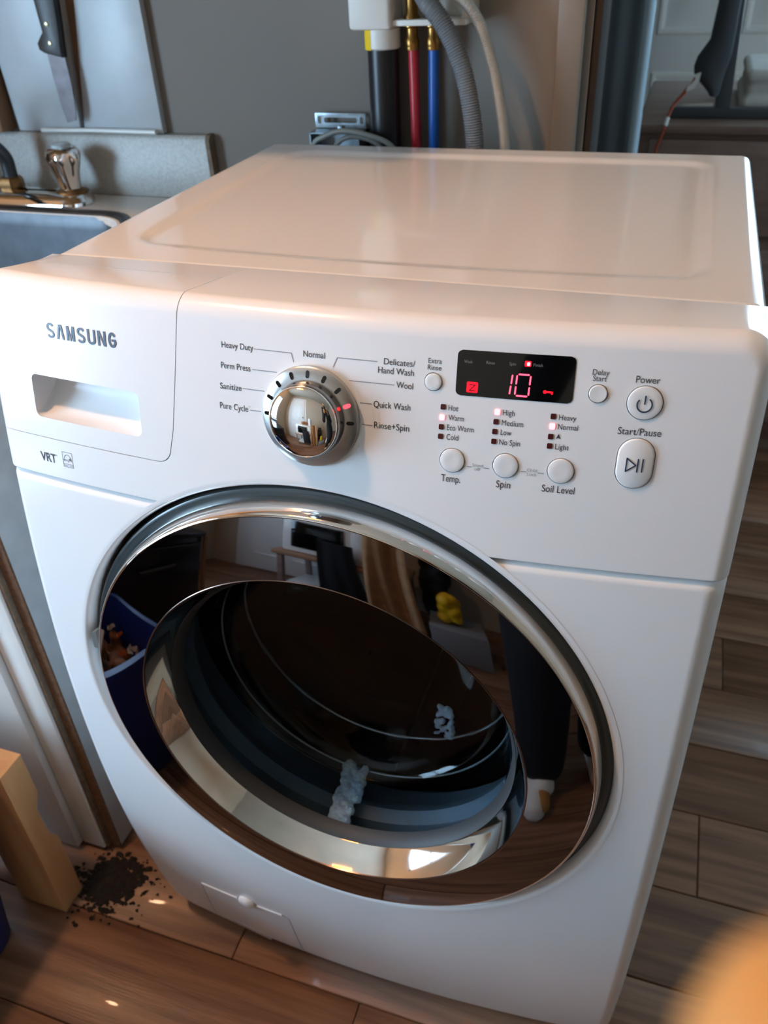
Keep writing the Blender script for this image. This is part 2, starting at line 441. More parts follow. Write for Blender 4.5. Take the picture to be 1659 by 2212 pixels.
def on_face(outline, h0, h1, name='m', bev=0):
    """thin slab with an (x,z) outline lying on the bowed front from height h0 to h1"""
    bm = bmesh.new(); lo = []; hi = []
    for x, z in outline:
        p = Vector((x, Fy(x, z), z)); n = Fn(x, z); lo.append(bm.verts.new(p+n*h0)); hi.append(bm.verts.new(p+n*h1))
    L = len(outline); bm.faces.new(hi)
    for i in range(L): bm.faces.new((lo[i], lo[(i+1)%L], hi[(i+1)%L], hi[i]))
    return bm_me(bm, name, sharp=30)
def stroke(pts, w, h=.00025):
    bm = bmesh.new()
    for a, b in zip(pts, pts[1:]):
        a, b = Vector((a[0], 0, a[1])), Vector((b[0], 0, b[1])); t = (b-a).normalized(); s = Vector((-t.z, 0, t.x))*w/2; e = t*w*.3
        q = [a-s-e, b-s+e, b+s+e, a+s-e]
        bm.faces.new([bm.verts.new((p.x, Fy(p.x, p.z)-h, p.z)) for p in q])
    me = bpy.data.meshes.new('m'); bm.to_mesh(me); bm.free(); return me
FONT_CAP = None
def text_raw(s, offset=0):
    cu = bpy.data.curves.new('t', 'FONT'); cu.body = s; cu.size = 1; cu.offset = offset; cu.resolution_u = 4; cu.fill_mode = 'FRONT'
    o = bpy.data.objects.new('t', cu); COL.objects.link(o); bpy.context.view_layer.update()
    me = bpy.data.meshes.new_from_object(o.evaluated_get(bpy.context.evaluated_depsgraph_get()))
    bpy.data.objects.remove(o); return me
def text_on_face(s, x0, z0, x1, cap, offset=0, h=.0003, slant=0, surf=None):
    global FONT_CAP
    if FONT_CAP is None: FONT_CAP = max(v.co.y for v in text_raw('H').vertices)
    me = text_raw(s, offset); xs = [v.co.x for v in me.vertices]; a, b = min(xs), max(xs)
    for v in me.vertices:
        z = z0 + v.co.y*cap/FONT_CAP; x = x0 + (v.co.x-a)/(b-a)*(x1-x0) + slant*(z-z0)
        n = Fn(x, z); v.co = Vector((x, Fy(x, z), z)) + n*h
    me.update(); return me

wm = thing('washing_machine', 'white front-loading washing machine with round chrome-rimmed door and lit control panel', 'washing machine', (0, .33, 0))

# --- cabinet body
def cab():
    bm = bmesh.new()
    add_box(bm, (-W+.001, .03, .03), (-W+.02, D-.008, H-.02)); add_box(bm, (W-.02, .03, .03), (W-.001, D-.008, H-.02))
    add_box(bm, (-W+.02, D-.02, .03), (W-.02, D-.008, H-.02)); add_box(bm, (-W+.02, .03, .03), (W-.02, D-.02, .045))
    return bm_me(bm, 'm', False)
link('cabinet', cab(), 'enamel', wm)
for sx in (-1, 1):
    for yy in (.07, .6):
        link('foot', lathe([(.001, 0), (.022, 0), (.024, .006), (.02, .012), (.012, .016), (.012, .034), (.001, .034)], (sx*.29, yy, 0), (0, 0, 1), 20), 'rubber', wm)

# --- top plate with a shallow sunk field
def top_plate():
    y0, y1, r = .1268, D, .013
    st = edge_steps(r, r, 6)
    xs = [-W+d for d in st] + [-W+r+(2*W-2*r)*k/110 for k in range(1, 110)] + [W-d for d in reversed(st)]
    ys = [y0, y0+.0006, y0+.002] + [y0+.004+(y1-r-y0-.004)*k/90 for k in range(0, 90)] + [y1-d for d in reversed(st)]
    V = []
    fx0, fx1, fy0, fy1, fr = -.283, .292, .182, .612, .03
    for yv in ys:
        for x in xs:
            d = min(W-abs(x), y1-yv); xm, ym = x, yv
            dx, dy = W-abs(x), y1-yv
            if dx < r and dy < r:
                u, v = 1-dx/r, 1-dy/r; uu, vv = u*sqrt(1-v*v/2), v*sqrt(1-u*u/2); d = r*(1-hypot(uu, vv)); xm = math.copysign(W-r+uu*r, x); ym = y1-r+vv*r
            z = H-ed(d, r)-ed(yv-y0, .002)
            # rounded rectangle distance to the sunk field (front border bowed slightly)
            bowf = .014*(1-(x/.29)**2)
            cx, cy = (fx0+fx1)/2, (fy0-bowf+fy1)/2; hx, hy = (fx1-fx0)/2-fr, (fy1-fy0+bowf)/2-fr
            qx, qy = abs(xm-cx)-hx, abs(ym-cy)-hy
            sd = hypot(max(qx, 0), max(qy, 0))+min(max(qx, qy), 0)-fr
            t = min(max((.006-sd)/.016, 0), 1); z -= .0036*(t*t*(3-2*t))
            V.append((xm, ym, z))
    nX, nY = len(xs), len(ys); Fc = [(j*nX+i, j*nX+i+1, (j+1)*nX+i+1, (j+1)*nX+i) for j in range(nY-1) for i in range(nX-1)]
    loop = [i for i in range(nX)] + [j*nX+nX-1 for j in range(1, nY)] + [(nY-1)*nX+i for i in range(nX-2, -1, -1)] + [j*nX for j in range(nY-2, 0, -1)]
    b0 = len(V); L = len(loop)
    for i in loop: V.append((V[i][0], V[i][1], H-.03))
    for i in range(L): Fc.append((loop[i], b0+i, b0+(i+1)%L, loop[(i+1)%L]))
    return fixn(pyd('m', V, Fc), 40)
link('top_panel', top_plate(), 'enamel_top', wm)

# --- front skins
DC = DO-Vector((.003, 0, 0))   # centre of the well in the front
door_cut = lathe([(.001, -.4), (.2902, -.4), (.2902, .3), (.001, .3)], DC, DN, 160)
panel0 = face_solid(ZS+.0014, HP, .024, .0135, 'top', .0016, .1255, 64, 50)
arc = [(-.1505+.0150*sin(radians(a)), .924-.0150*cos(radians(a))) for a in range(0, 84, 12)]
outline = [(-.42, 1.1), (-.42, .909)] + arc + [(-.1310, .9413), (-.1264, .9748), (-.1230, 1.0027), (-.1198, 1.0333), (-.1174, 1.0553), (-.1125, 1.1)]
def inset(ol, d):
    cx = sum(p[0] for p in ol)/len(ol); out = []
    n = len(ol)
    for i in range(n):
        a, b, c = Vector(ol[i-1]), Vector(ol[i]), Vector(ol[(i+1) % n])
        t1, t2 = (b-a).normalized(), (c-b).normalized(); nn = Vector((-(t1+t2).y, (t1+t2).x)).normalized()
        out.append(tuple(b+nn*d))
    return out
drawer_cut = prism(outline, 'y', -.15, .0790)
drawer_in = prism(inset(outline, .0009), 'y', -.16, .0776)
panel1 = boolean(panel0.copy(), door_cut)
drawer = boolean(panel1.copy(), drawer_in, 'INTERSECT')
panel1 = boolean(panel1, drawer_cut)
# button wells
BUT = [('extra rinse', .1036, 1.0094, .0067), ('delay start', .2263, 1.0101, .0066), ('power', .2598, 1.0056, .0124), ('temp', .1222, .9492, .0098), ('spin', .1643, .9494, .0098), ('soil level', .2064, .9494, .0099)]
def stadium(cx, cz, hw, hh, n=14):
    return [(cx+hw*cos(pi*k/n), cz+(hh-hw)+hw*sin(pi*k/n)) for k in range(n+1)] + [(cx-hw*cos(pi*k/n), cz-(hh-hw)-hw*sin(pi*k/n)) for k in range(n+1)]
cuts = []
for nm, x, z, r in BUT:
    cuts.append(lathe([(.001, -.006), (r+.0006, -.006), (r+.0006, .02), (.001, .02)], (x, Fy(x, z), z), Fn(x, z), 40))
def stad_solid(cx, cz, hw, hh, h0, h1, dome=0):
    bm = bmesh.new(); nn = Fn(cx, cz); o0 = Vector((cx, Fy(cx, cz), cz)); ux = Vector((1, 0, 0)) - nn*nn.x; ux.normalize(); uz = nn.cross(ux)*-1
    if uz.z < 0: uz = -uz
    prev = None; prof = [(1, h0), (1, h1-dome), (.965, h1-dome*.35), (.9, h1)] if dome else [(1, h0), (1, h1)]
    rings = []
    for s, h in prof:
        dd = (1-s)*hw; rings.append([bm.verts.new(o0+ux*u+uz*v+nn*h) for u, v in stadium(0, 0, hw-dd, hh-dd)])
    for a, b in zip(rings, rings[1:]):
        for i in range(len(a)): bm.faces.new((a[i], a[(i+1)%len(a)], b[(i+1)%len(a)], b[i]))
    bm.faces.new(rings[0][::-1]); bm.faces.new(rings[-1]); return bm_me(bm, 'm')
cuts.append(stad_solid(.2595, .9601, .0133+.0006, .0197+.0006, -.006, .02))
for c in cuts: panel1 = boolean(panel1, c)
cp = link('control_panel', front_normals(panel1), 'enamel', wm)
# drawer with its scooped grip
scoop = bmesh.new()
ol = rrect(-.289, -.1655, .9295, .9702, .006, 5)
prof = [(-.02, 0), (.004, 0), (.010, .0012), (.018, .005), (.026, .011), (.031, .017)]
rings = []
for dep, ins in prof:
    rg = []
    for x, z in ol:
        cx, cz = -.227, .9498
        zz = cz + (z-cz)*max(.06, 1-ins/.0203) + ins*.55 ; xx = cx + (x-cx)*(1-ins*.35/.062)
        rg.append(scoop.verts.new((xx, Fy(xx, cz)+dep+.16*(cz-zz)*0, zz)))
    rings.append(rg)
for a, b in zip(rings, rings[1:]):
    for i in range(len(a)): scoop.faces.new((a[i], a[(i+1)%len(a)], b[(i+1)%len(a)], b[i]))
scoop.faces.new(rings[0][::-1]); scoop.faces.new(rings[-1])
drawer = boolean(drawer, bm_me(scoop, 'm'))
dw = link('detergent_drawer', front_normals(drawer), 'enamel', wm)
# lower front with the filter flap opening
low = face_solid(ZB, ZS-.0014, .045, .017, 'bottom', .0075, .045, 64, 90)
low = boolean(low, door_cut)
flap = [(-.244, .187), (-.108, .187), (-.1, .178), (-.104, .01), (-.262, .01)]
low = boolean(low, prism(flap, 'y', -.15, .02))
link('front_panel', front_normals(low), 'enamel', wm)
lowf = face_solid(ZB, ZS-.0014, .045, .017, 'bottom', .0075, .045, 64, 90)
flin = boolean(lowf, prism(inset(flap[::-1], .0024), 'y', -.16, .018), 'INTERSECT')
ff = link('filter_cover', front_normals(flin), 'enamel', wm)
link('latch', lathe([(.0125, -.001), (.0125, .003), (.010, .0055), (.004, .0068), (.001, .007)], (-.166, Fy(-.166, .188), .188), Fn(-.166, .188), 28), 'button_white', ff)
for xa, xb in ((-.2425, -.1815), (-.1505, -.1105)):
    link('edge_lip', on_face([(xa, .1832), (xb, .1832), (xb-.0006, .1862), (xa+.0006, .1862)], -.0005, .0014), 'button_white', ff)
link('label_strip', on_face([(-.226, .047), (-.162, .030), (-.158, .044), (-.222, .061)], .0002, .0012), mat('torn_film', (196, 190, 192), .25), ff, label='torn clear film strip at the lower edge')
# fillet ring between front and door well
def surround():
    prof = [(.2945, .0), (.2908, .0), (.2885, .0009), (.2868, .0028), (.2856, .0058), (.2850, .010), (.2848, .035)]
    V = []; n = 180
    for r, dep in prof:
        for i in range(n):
            t = 2*pi*i/n; p = DC + Vector((r*cos(t), 0, 0)) + DU*(r*sin(t)); V.append((p.x, Fy(p.x, p.z)+dep-.0002, p.z))
    Fc = [(j*n+i, j*n+(i+1)%n, (j+1)*n+(i+1)%n, (j+1)*n+i) for j in range(len(prof)-1) for i in range(n)]
    return fixn(pyd('m', V, Fc), 60)
link('door_surround', surround(), 'enamel', wm)

# --- lettering and marks
TEXTS = [("Heavy Duty",-0.0776,1.0191,-0.0484,0.0048),
  ("Perm Press",-0.079,1.0023,-0.0515,0.005),
  ("Sanitize",-0.0807,0.9851,-0.0604,0.005),
  ("Pure Cycle",-0.0818,0.9683,-0.0551,0.0052),
  ("Normal",-0.0038,1.0191,0.0147,0.0048),
  ("Delicates/",0.0636,1.0193,0.0886,0.0047),
  ("Hand Wash",0.0591,1.0124,0.088,0.0048),
  ("Wool",0.0744,1.0022,0.0878,0.0049),
  ("Quick Wash",0.0562,0.9854,0.0865,0.005),
  ("Rinse+Spin",0.057,0.9687,0.0861,0.0051),
  ("Extra",0.0989,1.0233,0.1092,0.0038),
  ("Rinse",0.0986,1.0183,0.1092,0.0038),
  ("Delay",0.2205,1.0236,0.2323,0.0039),
  ("Start",0.2213,1.0192,0.231,0.0039),
  ("Power",0.2512,1.0198,0.2679,0.0049),
  ("Start/Pause",0.2439,0.9818,0.2745,0.0052),
  ("Hot",0.1167,0.9887,0.1243,0.0042),
  ("Warm",0.1172,0.9812,0.1293,0.0043),
  ("Eco Warm",0.1163,0.9733,0.1375,0.0044),
  ("Cold",0.1164,0.9657,0.1258,0.0045),
  ("High",0.1586,0.9889,0.1677,0.0042),
  ("Medium",0.1585,0.981,0.1749,0.0043),
  ("Low",0.1583,0.9736,0.1664,0.0043),
  ("No Spin",0.1578,0.9659,0.1738,0.0043),
  ("Heavy",0.2005,0.9889,0.2131,0.0041),
  ("Normal",0.2006,0.9817,0.2152,0.0042),
  ("Light",0.2002,0.9662,0.2103,0.0043),
  ("Temp.",0.114,0.9312,0.1296,0.0058),
  ("Spin",0.1582,0.9312,0.1693,0.0058),
  ("Soil Level",0.1937,0.9316,0.2185,0.0057)]
SMALL = [("Sound",.1384,.9463,.1468,.0024),("off",.1401,.943,.1448,.0024),("Child",.181,.9466,.1888,.0024),("Lock",.1813,.9433,.1888,.0024),("TM",-.0548,.9722,-.0526,.0013)]
for t, x0, z0, x1, c in TEXTS: link('lettering', text_on_face(t, x0, z0, x1, c), 'print', cp)
for t, x0, z0, x1, c in SMALL: link('lettering', text_on_face(t, x0, z0, x1, c), 'print_light', cp)
LINES = [[(-.0476,1.0208),(-.0145,1.0208),(-.0124,1.0141)],[(-.0496,1.0042),(-.0275,1.0042)],[(-.059,.9876),(-.0393,.9876)],[(-.0529,.9702),(-.0429,.9702)],[(.0582,1.0209),(.0251,1.0209),(.0218,1.0136)],[(.0356,1.0042),(.0725,1.0042)],[(.0449,.9876),(.0546,.9876)],[(.0468,.9703),(.0558,.9703)]]
for l in LINES: link('leader_line', stroke(l, .0007), 'print_light', cp)
for l in [[(.1342,.9457),(.1377,.9457)],[(.1478,.9458),(.1515,.9458)],[(.1766,.9462),(.1803,.9462)],[(.1897,.9463),(.1938,.9463)]]: link('leader_line', stroke(l, .0007), 'print_light', cp)
link('soil_mark', on_face([(.2000,.9744),(.2017,.9752),(.2034,.9744),(.2017,.9782)], .0001, .0003), 'print', cp)
# brand on the drawer: letters without a crossbar in the A
def brand():
    bm = bmesh.new(); x0, z0, w, h = -.2616, 1.0064, .0786, .0128
    lw = w/7; st = .00215; u = lambda i: x0+i*lw*1.02
    def poly(pts): bm.faces.new([bm.verts.new((x, Fy(x, z)-.0005, z)) for x, z in pts])
    def quad(a, b, wd=st):
        a, b = Vector(a), Vector(b); poly([(a.x-wd/2, a.y), (a.x+wd/2, a.y), (b.x+wd/2, b.y), (b.x-wd/2, b.y)])
    def band(P, wd):
        P = [Vector(p) for p in P]; L = []; Rr = []
        for i, p in enumerate(P):
            t = (P[min(i+1, len(P)-1)]-P[max(i-1, 0)]).normalized(); nn = Vector((-t.y, t.x)); L.append(p+nn*wd/2); Rr.append(p-nn*wd/2)
        for i in range(len(P)-1): poly([tuple(L[i]), tuple(Rr[i]), tuple(Rr[i+1]), tuple(L[i+1])])
    gw = lw*.78
    def S(ox):
        P = []
        rx, rz = gw/2-st/2, h/4-st*.22; cx = ox+gw/2
        for a in range(20, 271, 25): P.append((cx+rx*cos(radians(a)), z0+h*.75-st*.12+rz*sin(radians(a)) - (0 if a < 180 else (a-180)/90*.0)))
        Q = []
        for a in range(90, -161, -25): Q.append((cx+rx*cos(radians(a)), z0+h*.25+st*.12+rz*sin(radians(a))))
        band(P+Q, st*.92)
    S(u(0))
    a = u(1); quad((a+st*.5, z0), (a+gw/2-st*.3, z0+h)); quad((a+gw-st*.5, z0), (a+gw/2+st*.3, z0+h))
    a = u(2); quad((a+st*.5, z0), (a+st*.62, z0+h)); quad((a+gw*1.05-st*.5, z0), (a+gw*1.05-st*.62, z0+h)); quad((a+gw*.525, z0), (a+st*.9, z0+h), st*.6); quad((a+gw*.525, z0), (a+gw*1.05-st*.9, z0+h), st*.6)
    S(u(3)+lw*.06)
    a = u(4)+lw*.06; cx = a+gw/2; rx = gw/2-st/2
    band([(a+st/2, z0+h)] + [(cx+rx*cos(radians(t)), z0+h*.28+(h*.28-st*.45)*sin(radians(t))) for t in range(180, 361, 20)] + [(a+gw-st/2, z0+h)], st)
    a = u(5)+lw*.05; quad((a+st*.5, z0), (a+st*.5, z0+h)); quad((a+gw-st*.5, z0), (a+gw-st*.5, z0+h)); quad((a+gw-st*.6, z0), (a+st*.6, z0+h), st*1.0)
    a = u(6)+lw*.05; cx = a+gw/2; rz = h/2-st*.45
    band([(cx+rx*cos(radians(t)), z0+h*.5+rz*sin(radians(t))*(1 if abs(sin(radians(t))) > 2 else 1)) for t in range(35, 346, 18)] + [(cx+rx, z0+h*.44)], st)
    quad((cx+rx*.45, z0+h*.40), (cx+rx*.45, z0+h*.56), gw*.5)
    me = bpy.data.meshes.new('m'); bm.to_mesh(me); bm.free(); return me
link('lettering', brand(), 'brand', dw)
link('lettering', text_on_face('VRT', -.2931, .8846, -.2735, .0088, .018), 'print', cp)
link('lettering', text_on_face('R', -.2722, .8922, -.2710, .0014), 'print', cp)
es = [(-.2645, .8985), (-.2525, .8985), (-.2525, .8835), (-.2645, .8835)]
link('efficiency_mark', join_me([stroke(es+[es[0]], .0004), stroke([(-.2645, .8865), (-.2525, .8865)], .0004),
     stroke([(-.2632+.0047*(1-cos(radians(a))), .8895+.0065*sin(radians(a))) for a in range(0, 181, 15)], .0004),
     stroke([(-.2555+.0016*cos(radians(90+144*i)), .8915+.0016*sin(radians(90+144*i))) for i in range(6)], .0003),
     text_on_face('energy', -.2635, .8895, -.2565, .0026), text_on_face('ENERGY STAR', -.264, .8843, -.253, .0012)]), 'print', cp)

# --- indicator lamps, buttons, display
LEDS = {'Hot': (.1125,.9911), 'Warm': (.1121,.9828), 'Eco': (.1119,.9754), 'Cold': (.1117,.9678), 'High': (.1546,.9909), 'Med': (.1541,.9834), 'Low': (.1538,.9757), 'NoSpin': (.1537,.968), 'Heavy': (.1963,.9911), 'Normal': (.1964,.9835), 'Tri': (.196,.9757), 'Light': (.196,.9684)}
for nme, (x, z) in LEDS.items():
    on = nme in ('Warm', 'High', 'Normal')
    o = link('indicator_lamp', on_face(rrect(x-.002, x+.002, z-.0021, z+.0021, .0008, 3), -.001, .0006), 'led_white' if on else 'led_off', cp)
    o['label'] = 'lit red indicator lamp' if on else 'unlit dark red indicator lamp'
for nme, x, z, r in BUT:
    b = link('button', surf_lathe([(r, -.005), (r, .0004), (r*.97, .0011), (r*.9, .0014), (r*.5, .0013), (.001, .0012)], x, z, 40), 'button_white', cp)
    b['label'] = 'round white push button'
b = link('button', stad_solid(.2595, .9601, .0133, .0197, -.005, .0016, .0012), 'button_white', cp, label='tall rounded start button')
px_, pz_ = .2598, 1.0056
link('power_symbol', join_me([stroke([(px_+.0052*sin(radians(a)), pz_-.0006+.0052*cos(radians(a))) for a in range(38, 323, 15)], .0011, .0019), stroke([(px_, pz_), (px_, pz_+.0058)], .0011, .0019)]), 'brand', cp)
link('start_symbol', join_me([stroke([(.2535, .9649), (.2535, .9547), (.2603, .9598), (.2535, .9649), (.2535, .9640)], .001, .0021), stroke([(.2616, .9647), (.2616, .9548)], .001, .0021), stroke([(.2650, .9649), (.2650, .9550)], .001, .0021)]), 'brand', cp)
def bquad(TL, TR, BR, BL, r=.0035, n=5):
    P = [Vector(TL), Vector(TR), Vector(BR), Vector(BL)]; out = []
    for i in range(4):
        a, b, c = P[i-1], P[i], P[(i+1)%4]; s = b+(a-b).normalized()*r; e = b+(c-b).normalized()*r
        for k in range(n+1):
            t = k/n; out.append(tuple((1-t)**2*s+2*t*(1-t)*b+t*t*e))
    return out
# display window as a fine strip grid so that it follows the front
def slab(TL, TR, BR, BL, h):
    bm = bmesh.new(); nx, nz = 24, 14; vs_ = {}
    for j in range(nz+1):
        for i in range(nx+1):
            u, v = i/nx, j/nz
            # rounded corners
            a, b = 2*u-1, 2*v-1; kx, kz = .09, .22
            if abs(a) > 1-kx and abs(b) > 1-kz:
                p, q_ = (abs(a)-1+kx)/kx, (abs(b)-1+kz)/kz
                p, q_ = p*sqrt(1-q_*q_/2), q_*sqrt(1-p*p/2)
                a = math.copysign(1-kx+kx*p, a); b = math.copysign(1-kz+kz*q_, b)
            u, v = (a+1)/2, (b+1)/2
            x = (1-v)*((1-u)*TL[0]+u*TR[0])+v*((1-u)*BL[0]+u*BR[0]); z = (1-v)*((1-u)*TL[1]+u*TR[1])+v*((1-u)*BL[1]+u*BR[1])
            vs_[i, j] = bm.verts.new(Vector((x, Fy(x, z), z))+Fn(x, z)*h)
    for j in range(nz):
        for i in range(nx): bm.faces.new((vs_[i, j], vs_[i+1, j], vs_[i+1, j+1], vs_[i, j+1]))
    r = bmesh.ops.extrude_face_region(bm, geom=bm.faces[:])
    for v in [g for g in r['geom'] if isinstance(g, bmesh.types.BMVert)]: v.co += Fn(v.co.x, v.co.z)*-(h+.002)
    return bm_me(bm, 'm', sharp=30)
dp = link('display', slab((.1213, 1.0350), (.2082, 1.0354), (.2088, 1.0014), (.1213, 1.0012), .0004), 'black_glass', wm)
for t, x, z, hw in (('Wash', .1296, 1.0256, .0031), ('Rinse', .1463, 1.0260, .0031), ('Spin', .1627, 1.0263, .0024), ('Finish', .1813, 1.0266, .0034)):
    link('display_word', text_on_face(t, x-hw, z, x+hw, .0022, h=.0006), 'display_text', dp)
link('status_lamp', on_face(rrect(.1715, .1762, 1.0262, 1.0302, .0008, 3), .0003, .0007), 'segment_red', dp)
link('status_lamp', on_face(rrect(.1731, .1755, 1.0268, 1.0294, .0008, 3), .0007, .0008), 'led_white', dp)
link('hourglass_icon', on_face(rrect(.1297, .1382, 1.0040, 1.0119, .0009, 3), .0003, .0006), 'segment_red', dp)
link('icon_mark', join_me([stroke([(.1320, 1.0102), (.1362, 1.0102), (.1320, 1.0058), (.1364, 1.0058)], .0008, .0011)]), mat('icon_dark', (96, 8, 18), .5), dp)
def seg(a, b, w=.0011):
    a, b = Vector(a), Vector(b); t = (b-a).normalized(); n = Vector((-t.y, t.x))
    return on_face([tuple(a), tuple(a+t*w/2+n*w/2), tuple(b-t*w/2+n*w/2), tuple(b), tuple(b-t*w/2-n*w/2), tuple(a+t*w/2-n*w/2)], .0003, .0007)
zt, zm, zb_ = 1.0202, 1.0121, 1.0044
for a, b in (((.1634, zt-.0006), (.1629, zm+.0005)), ((.1628, zm-.0005), (.1622, zb_+.0006)),
             ((.1676, zt), (.1760, zt)), ((.1668, zt-.0006), (.1666, zm+.0006)), ((.1768, zt-.0006), (.1766, zm+.0006)),
             ((.1665, zm-.0006), (.1663, zb_+.0006)), ((.1765, zm-.0006), (.1763, zb_+.0006)), ((.1671, zb_), (.1757, zb_))):
    link('digit_segment', seg(a, b), 'segment', dp)
link('key_icon', join_me([on_face([(.1892+.0013*cos(2*pi*k/14)-.001, 1.0088+.0013*sin(2*pi*k/14)) for k in range(14)], .0003, .0007), on_face([(.1892, 1.0082), (.1940, 1.0082), (.1940, 1.0093), (.1892, 1.0095)], .0003, .0007), on_face([(.1928, 1.0072), (.1940, 1.0072), (.1940, 1.0082), (.1928, 1.0082)], .0003, .0007)]), 'segment_red', dp)

# --- cycle knob
KX, KZ = .0025, .9718
kb = Vector((KX, Fy(KX, KZ), KZ)); kn_ = Vector((0, -1, .2)).normalized()
kx, ky, _ = frame_from(kn_)
base_prof = [(.0415, -.006), (.0425, .001), (.0422, .0035), (.041, .0046), (.0335, .0062), (.0318, .0064)]
knob = link('cycle_knob', lathe(base_prof+[(.001, .0064)], kb, kn_, 96), 'satin_silver', wm)
link('knob_skirt', lathe([(.0316, .0062), (.0312, .0125), (.0306, .0150), (.0300, .0160), (.0296, .0158)], kb, kn_, 96), mat('skirt', (150, 148, 146), .22, .95), knob)
dome = [(.0297, .0150)] + [(.0297*cos(a)+.0, .0168+.0085*sin(a)) for a in [radians(t) for t in range(0, 86, 6)]] + [(.001, .0253)]
link('knob_cap', lathe(dome, kb, kn_, 96), 'chrome', knob)
angs = [-90, -67.5, -45, -22.5, 0, 22.5, 45, 67.5, 90]
for i, a in enumerate(angs):
    t = radians(a); er = kx*sin(t)*(1 if kx.x > 0 else -1) + ky*cos(t)*(1 if ky.z > 0 else -1); et = kn_.cross(er)
    c0 = kb + er*.0364 + kn_*.0055; bm = bmesh.new(); lo = []; hi = []
    for u, v in stadium(0, 0, .00155, .0031, 6):
        slope = -(v)*.2
        p = c0+et*u+er*v+kn_*slope; lo.append(bm.verts.new(p-kn_*.002)); hi.append(bm.verts.new(p+kn_*.0004))
    bm.faces.new(hi)
    for j in range(len(lo)): bm.faces.new((lo[j], lo[(j+1)%len(lo)], hi[(j+1)%len(lo)], hi[j]))
    link('cycle_lamp', bm_me(bm, 'm'), 'led_on' if i == 7 else 'black_glass', knob)

# --- door
door = link('door', lathe([(.255, -.05), (.2835, -.05), (.2838, -.026), (.2828, -.0225), (.2805, -.0212), (.2785, -.0212), (.2755, -.0216), (.272, -.0216), (.255, -.02)], DO, DN, 200), 'grey_plastic', wm)
link('chrome_rim', lathe([(.2735, -.0225), (.2752, -.0215), (.2753, -.0200), (.2695, -.0022), (.2685, -.0006), (.2672, .0), (.2662, -.0003)], DO, DN, 200), 'chrome', door)
R0, R1 = .2664, .2075
def ann(r):   # convex dark ring: steeper at the rim
    u = (R0-r)/(R0-R1); return .0000 + (R0-R1)*(math.tan(radians(RIMA))*u - (math.tan(radians(RIMA))-math.tan(radians(RIMB)))*u*u/2)
AP = [(R0-(R0-R1)*k/24, ann(R0-(R0-R1)*k/24)) for k in range(25)]
HF = AP[-1][1]
link('tinted_ring', lathe(AP, DO, DN, 200), 'dark_mirror', door)
link('inner_lip', lathe([(R1, HF), (R1-.0007, HF+.0004), (R1-.0016, HF), (R1-.0020, HF-.0012)], DO, DN, 200), mat('lip', (128, 108, 98), .2, 1), door)
link('inner_chrome', lathe([(R1-.0020, HF-.0012), (R1-.0055, HF-.010), (R1-.011, HF-.020), (R1-.0155, HF-.0275), (R1-.0165, HF-.030)], DO, DN, 200), 'chrome', door)
link('glass_seal', lathe([(R1-.0165, HF-.029), (R1-.021, HF-.034), (R1-.023, HF-.046), (R1-.004, HF-.052), (R1+.02, HF-.052)], DO, DN, 160), 'rubber', door)
bowl = [(.192, -.022), (.1885, -.0235), (.186, -.029), (.1835, -.041), (.178, -.064), (.172, -.084), (.166, -.0965), (.159, -.1045), (.146, -.1105), (.13, -.115), (.122, -.1175), (.112, -.1222), (.095, -.1260), (.05, -.129), (.001, -.13)]
inner = [(max(r+.0035 if i < 8 else r, .0005), h-(.0005 if i < 2 else .005)) for i, (r, h) in enumerate(bowl)]
link('glass_bowl', lathe(bowl+inner[::-1], DO, DN, 160, sharp=60), 'glass', door)
# handle notch at the left of the door well
link('hinge_tab', on_face([(-.2740, .664), (-.2665, .664), (-.2665, .688), (-.2740, .684)], -.012, .0015), mat('tab', (96, 96, 93), .5), door)
# gasket, drum
link('gasket', lathe([(.23, -.045), (.222, -.055), (.205, -.06), (.198, -.075), (.205, -.09), (.22, -.10), (.228, -.13), (.245, -.135)], DO, DN, 120), mat('gasket_grey', (104, 114, 122), .45), wm)
def ring(r, off, t=.0013):
    return lathe([(r+t*cos(2*pi*k/10), off+t*sin(2*pi*k/10)) for k in range(10)], DO, DN, 140, close=True)
link('gasket_bead', ring(.181, -.112), 'satin_silver', wm)
link('drum_lip', ring(.190, -.185, .002), 'satin_silver', wm)
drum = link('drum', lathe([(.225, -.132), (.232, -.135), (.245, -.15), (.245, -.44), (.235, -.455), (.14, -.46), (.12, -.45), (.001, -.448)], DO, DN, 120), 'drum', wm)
for a in (40, 160, 280):
    t = radians(a); er = Vector((cos(t), 0, 0))+DU*sin(t); et = DN.cross(er); bm = bmesh.new(); rg = []
    for hgt, wd in ((.0, .03), (.03, .02), (.045, .008)):
        rg.append([bm.verts.new(DO+er*(.245-hgt)+et*u*wd+DN*v) for u, v in ((-1, -.17-hgt*.3), (1, -.17-hgt*.3), (1, -.43+hgt*.3), (-1, -.43+hgt*.3))])
    for p, q_ in zip(rg, rg[1:]):
        for i in range(4): bm.faces.new((p[i], p[(i+1)%4], q_[(i+1)%4], q_[i]))
    bm.faces.new(rg[-1]); link('paddle', bm_me(bm, 'm'), 'drum_back', drum)

